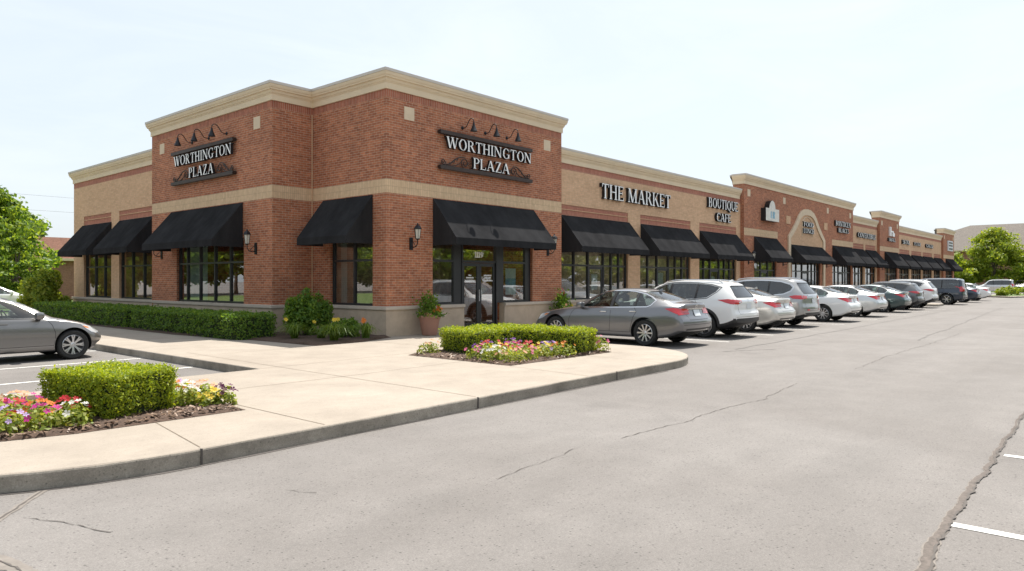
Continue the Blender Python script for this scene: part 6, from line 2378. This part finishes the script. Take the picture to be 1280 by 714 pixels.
def place(t, left_x, rear_y, D, heading=PI / 2):
    """car nosed in to the walkway: left flank at x, tail at y"""
    t.location = (left_x + D['W'] / 2, rear_y + D['L'] / 2, 0)
    t.rotation_euler = (0, 0, heading)
    return t

car_a = place(make_car(SEDAN, 'parked_car', 'dark grey four door sedan nosed in beside the entrance flower bed'), 3.5, -6.9, SEDAN)
suv_a = place(make_car(CROSS, 'parked_car', 'white compact suv with black cladding between two sedans'), 6.95, -6.75, CROSS)
big_a = place(make_car(BIG, 'parked_car', 'large silver crossover with dark windows and chrome window line'), 13.0, -6.55, BIG)
box_a = place(make_car(BOXY, 'parked_car', 'dark navy boxy suv parked past the small island'), 44.4, -6.4, BOXY)

def repaint(src, new):
    return {M[src]: M[new]}
def row(src, D, x, rear, label, old, new, scale=(1, 1, 1)):
    return dup(src, (x + D['W'] / 2, rear + D['L'] / 2, 0), PI / 2, label, 'parked cars', scale, repaint(old, new))
row(car_a, SEDAN, 10.05, -6.75, 'pale silver sedan half hidden behind the white suv', 'paint_grey', 'paint_pearl')
row(car_a, SEDAN, 17.6, -6.75, 'white sedan right of the large silver crossover', 'paint_grey', 'paint_white')
row(car_a, SEDAN, 22.6, -6.55, 'silver sedan between the white sedan and the dark green sedan', 'paint_grey', 'paint_silver2')
row(car_a, SEDAN, 28.5, -6.3, 'dark green sedan in the middle of the parked row', 'paint_grey', 'paint_green')
row(suv_a, CROSS, 32.6, -6.1, 'dark grey hatchback crossover behind the dark green sedan', 'paint_white', 'paint_dark', (1, 1, .95))
row(suv_a, CROSS, 36.6, -6.0, 'white suv beside the small yellow green island', 'paint_white', 'paint_white', (1.03, 1, 1.03))
row(car_a, SEDAN, 51.0, -6.3, 'dark sedan tucked behind the navy suv', 'paint_grey', 'paint_navy')
row(car_a, SEDAN, 57.0, -6.2, 'farthest white sedan at the end of the row', 'paint_grey', 'paint_white')
row(box_a, BOXY, 99.5, -3.4, 'silver suv by the far tree at the end of the row', 'paint_navy', 'paint_silver2')
dup(big_a, (122.2, -2.0, 0), PI * .96, 'distant silver minivan at the right frame edge', 'parked cars', (1, 1, 1))
# left lot
def short_hood(D, k=.77, s0=1.9):
    f = lambda q: q * k if q < s0 else q - s0 * (1 - k)
    E = dict(D)
    for n in ('zt', 'zs', 'zb', 'wm', 'wb', 'wt'):
        E[n] = [(f(a), b) for a, b in D[n]]
    for n in ('side_glass', 'pillars', 'seams'):
        E[n] = [[(f(a), b) for a, b in q] for q in D[n]]
    for n in ('dlo', 'handles'):
        E[n] = [(f(a), b) for a, b in D[n]]
    for n in ('tails', 'heads'):
        E[n] = [([(f(a), b) for a, b in q] if m == 'L' else q, m, c) for q, m, c in D[n]]
    for n in ('axles', 'cabin', 'ws_range', 'rs_range', 'seats'):
        E[n] = tuple(f(a) for a in D[n])
    E['mirror'] = (f(D['mirror'][0]), D['mirror'][1])
    for n in ('L', 'dash', 'fin'):
        E[n] = f(D[n])
    return E
lc = dict(short_hood(SEDAN), paint='paint_grey_left', twin=True, spokes=8, R=.33, chrome=False)
car_b = make_car(lc, 'parked_car', 'brownish grey sedan cut by the left frame edge, nose towards the walkway')
car_b.location = (-8.34, 2.52, 0)
car_b.scale = (.93, .93, .93)
dup(car_a, (-1.6, 30.2, 0), -PI * .03, 'low pale car parked in front of the trees at the left edge', 'parked cars', (1, 1, 1), repaint('paint_grey', 'paint_white'))

# ------------------------------------------------------------------ buildings beyond
t = thing('brown_building', 'low pinkish brown brick building with a tiled roof edge behind the left tree', 'building', (14, 52, 0))
mb = MB()
mb.box(-8, 22, 0, 12, 0, 3.3)
mb.build('wall', 'brownbrick', t)
mb = MB()
mb.hexa([(-8.4, -.4, 3.5), (22.4, -.4, 3.5), (22.4, 12.4, 3.5), (-8.4, 12.4, 3.5), (-7.6, .5, 5.25), (21.6, .5, 5.25), (21.6, 11.5, 5.25), (-7.6, 11.5, 5.25)])
mb.build('roof', 'brownbrick', t)
mb = MB()
mb.box(-8.5, 22.5, -.5, 12.5, 3.3, 3.497)
mb.build('eave', 'cornice', t)
t = thing('brick_house', 'two storey brown brick building with a wide grey hipped roof beyond the tree', 'building', (152, 10, 0))
mb = MB()
mb.box(0, 30, -34, 13, 0, 7.4)
mb.build('wall', 'brownbrick', t)
mb = MB()
def hip(x0, x1, y0, y1, z0, z1, ix, iy, m=0):
    mb.hexa([(x0, y0, z0), (x1, y0, z0), (x1, y1, z0), (x0, y1, z0), (x0 + ix, y0 + iy, z1), (x1 - ix, y0 + iy, z1), (x1 - ix, y1 - iy, z1), (x0 + ix, y1 - iy, z1)], m)
hip(-1, 31, -35, 14, 7.6, 13.2, 13, 13)
mb.build('roof', 'shingle', t)
mb = MB()
mb.box(-1.05, 31.05, -35.05, 14.05, 7.38, 7.59)
mb.build('eave', 'square', t)
mb = MB()
mb.box(9, 11, 5, 7.0, 8.5, 12.2)
mb.box(8.9, 11.1, 4.9, 7.1, 12.2, 12.45)
mb.build('chimney', 'shingle', t)
for y in (10.5, 6.5, -3, -9, -15, -21):
    for z in (1.4, 4.5):
        mb = MB()
        mb.box(-.06, -.01, y - .6, y + .6, z, z + 1.6)
        w = mb.build('window', 'frame', t)
        mb = MB()
        mb.box(-.075, -.062, y - .52, y + .52, z + .08, z + 1.52)
        mb.build('pane', 'carglassdark', w)
# overhead wires at the left
for z, s in ((13.6, 'upper'), (11.7, 'lower')):
    mb = MB()
    P = []
    for i in range(25):
        k = i / 24
        P.append((-60 + 140 * k, 95 - 8 * k, z + 2.5 * (k - .5) ** 2 * 4 - 2 * k))
    mb.tube(P, .012, 5)
    tag(mb.build('overhead_wire', 'iron'), s + ' thin overhead wire crossing the sky at the left', 'wire')
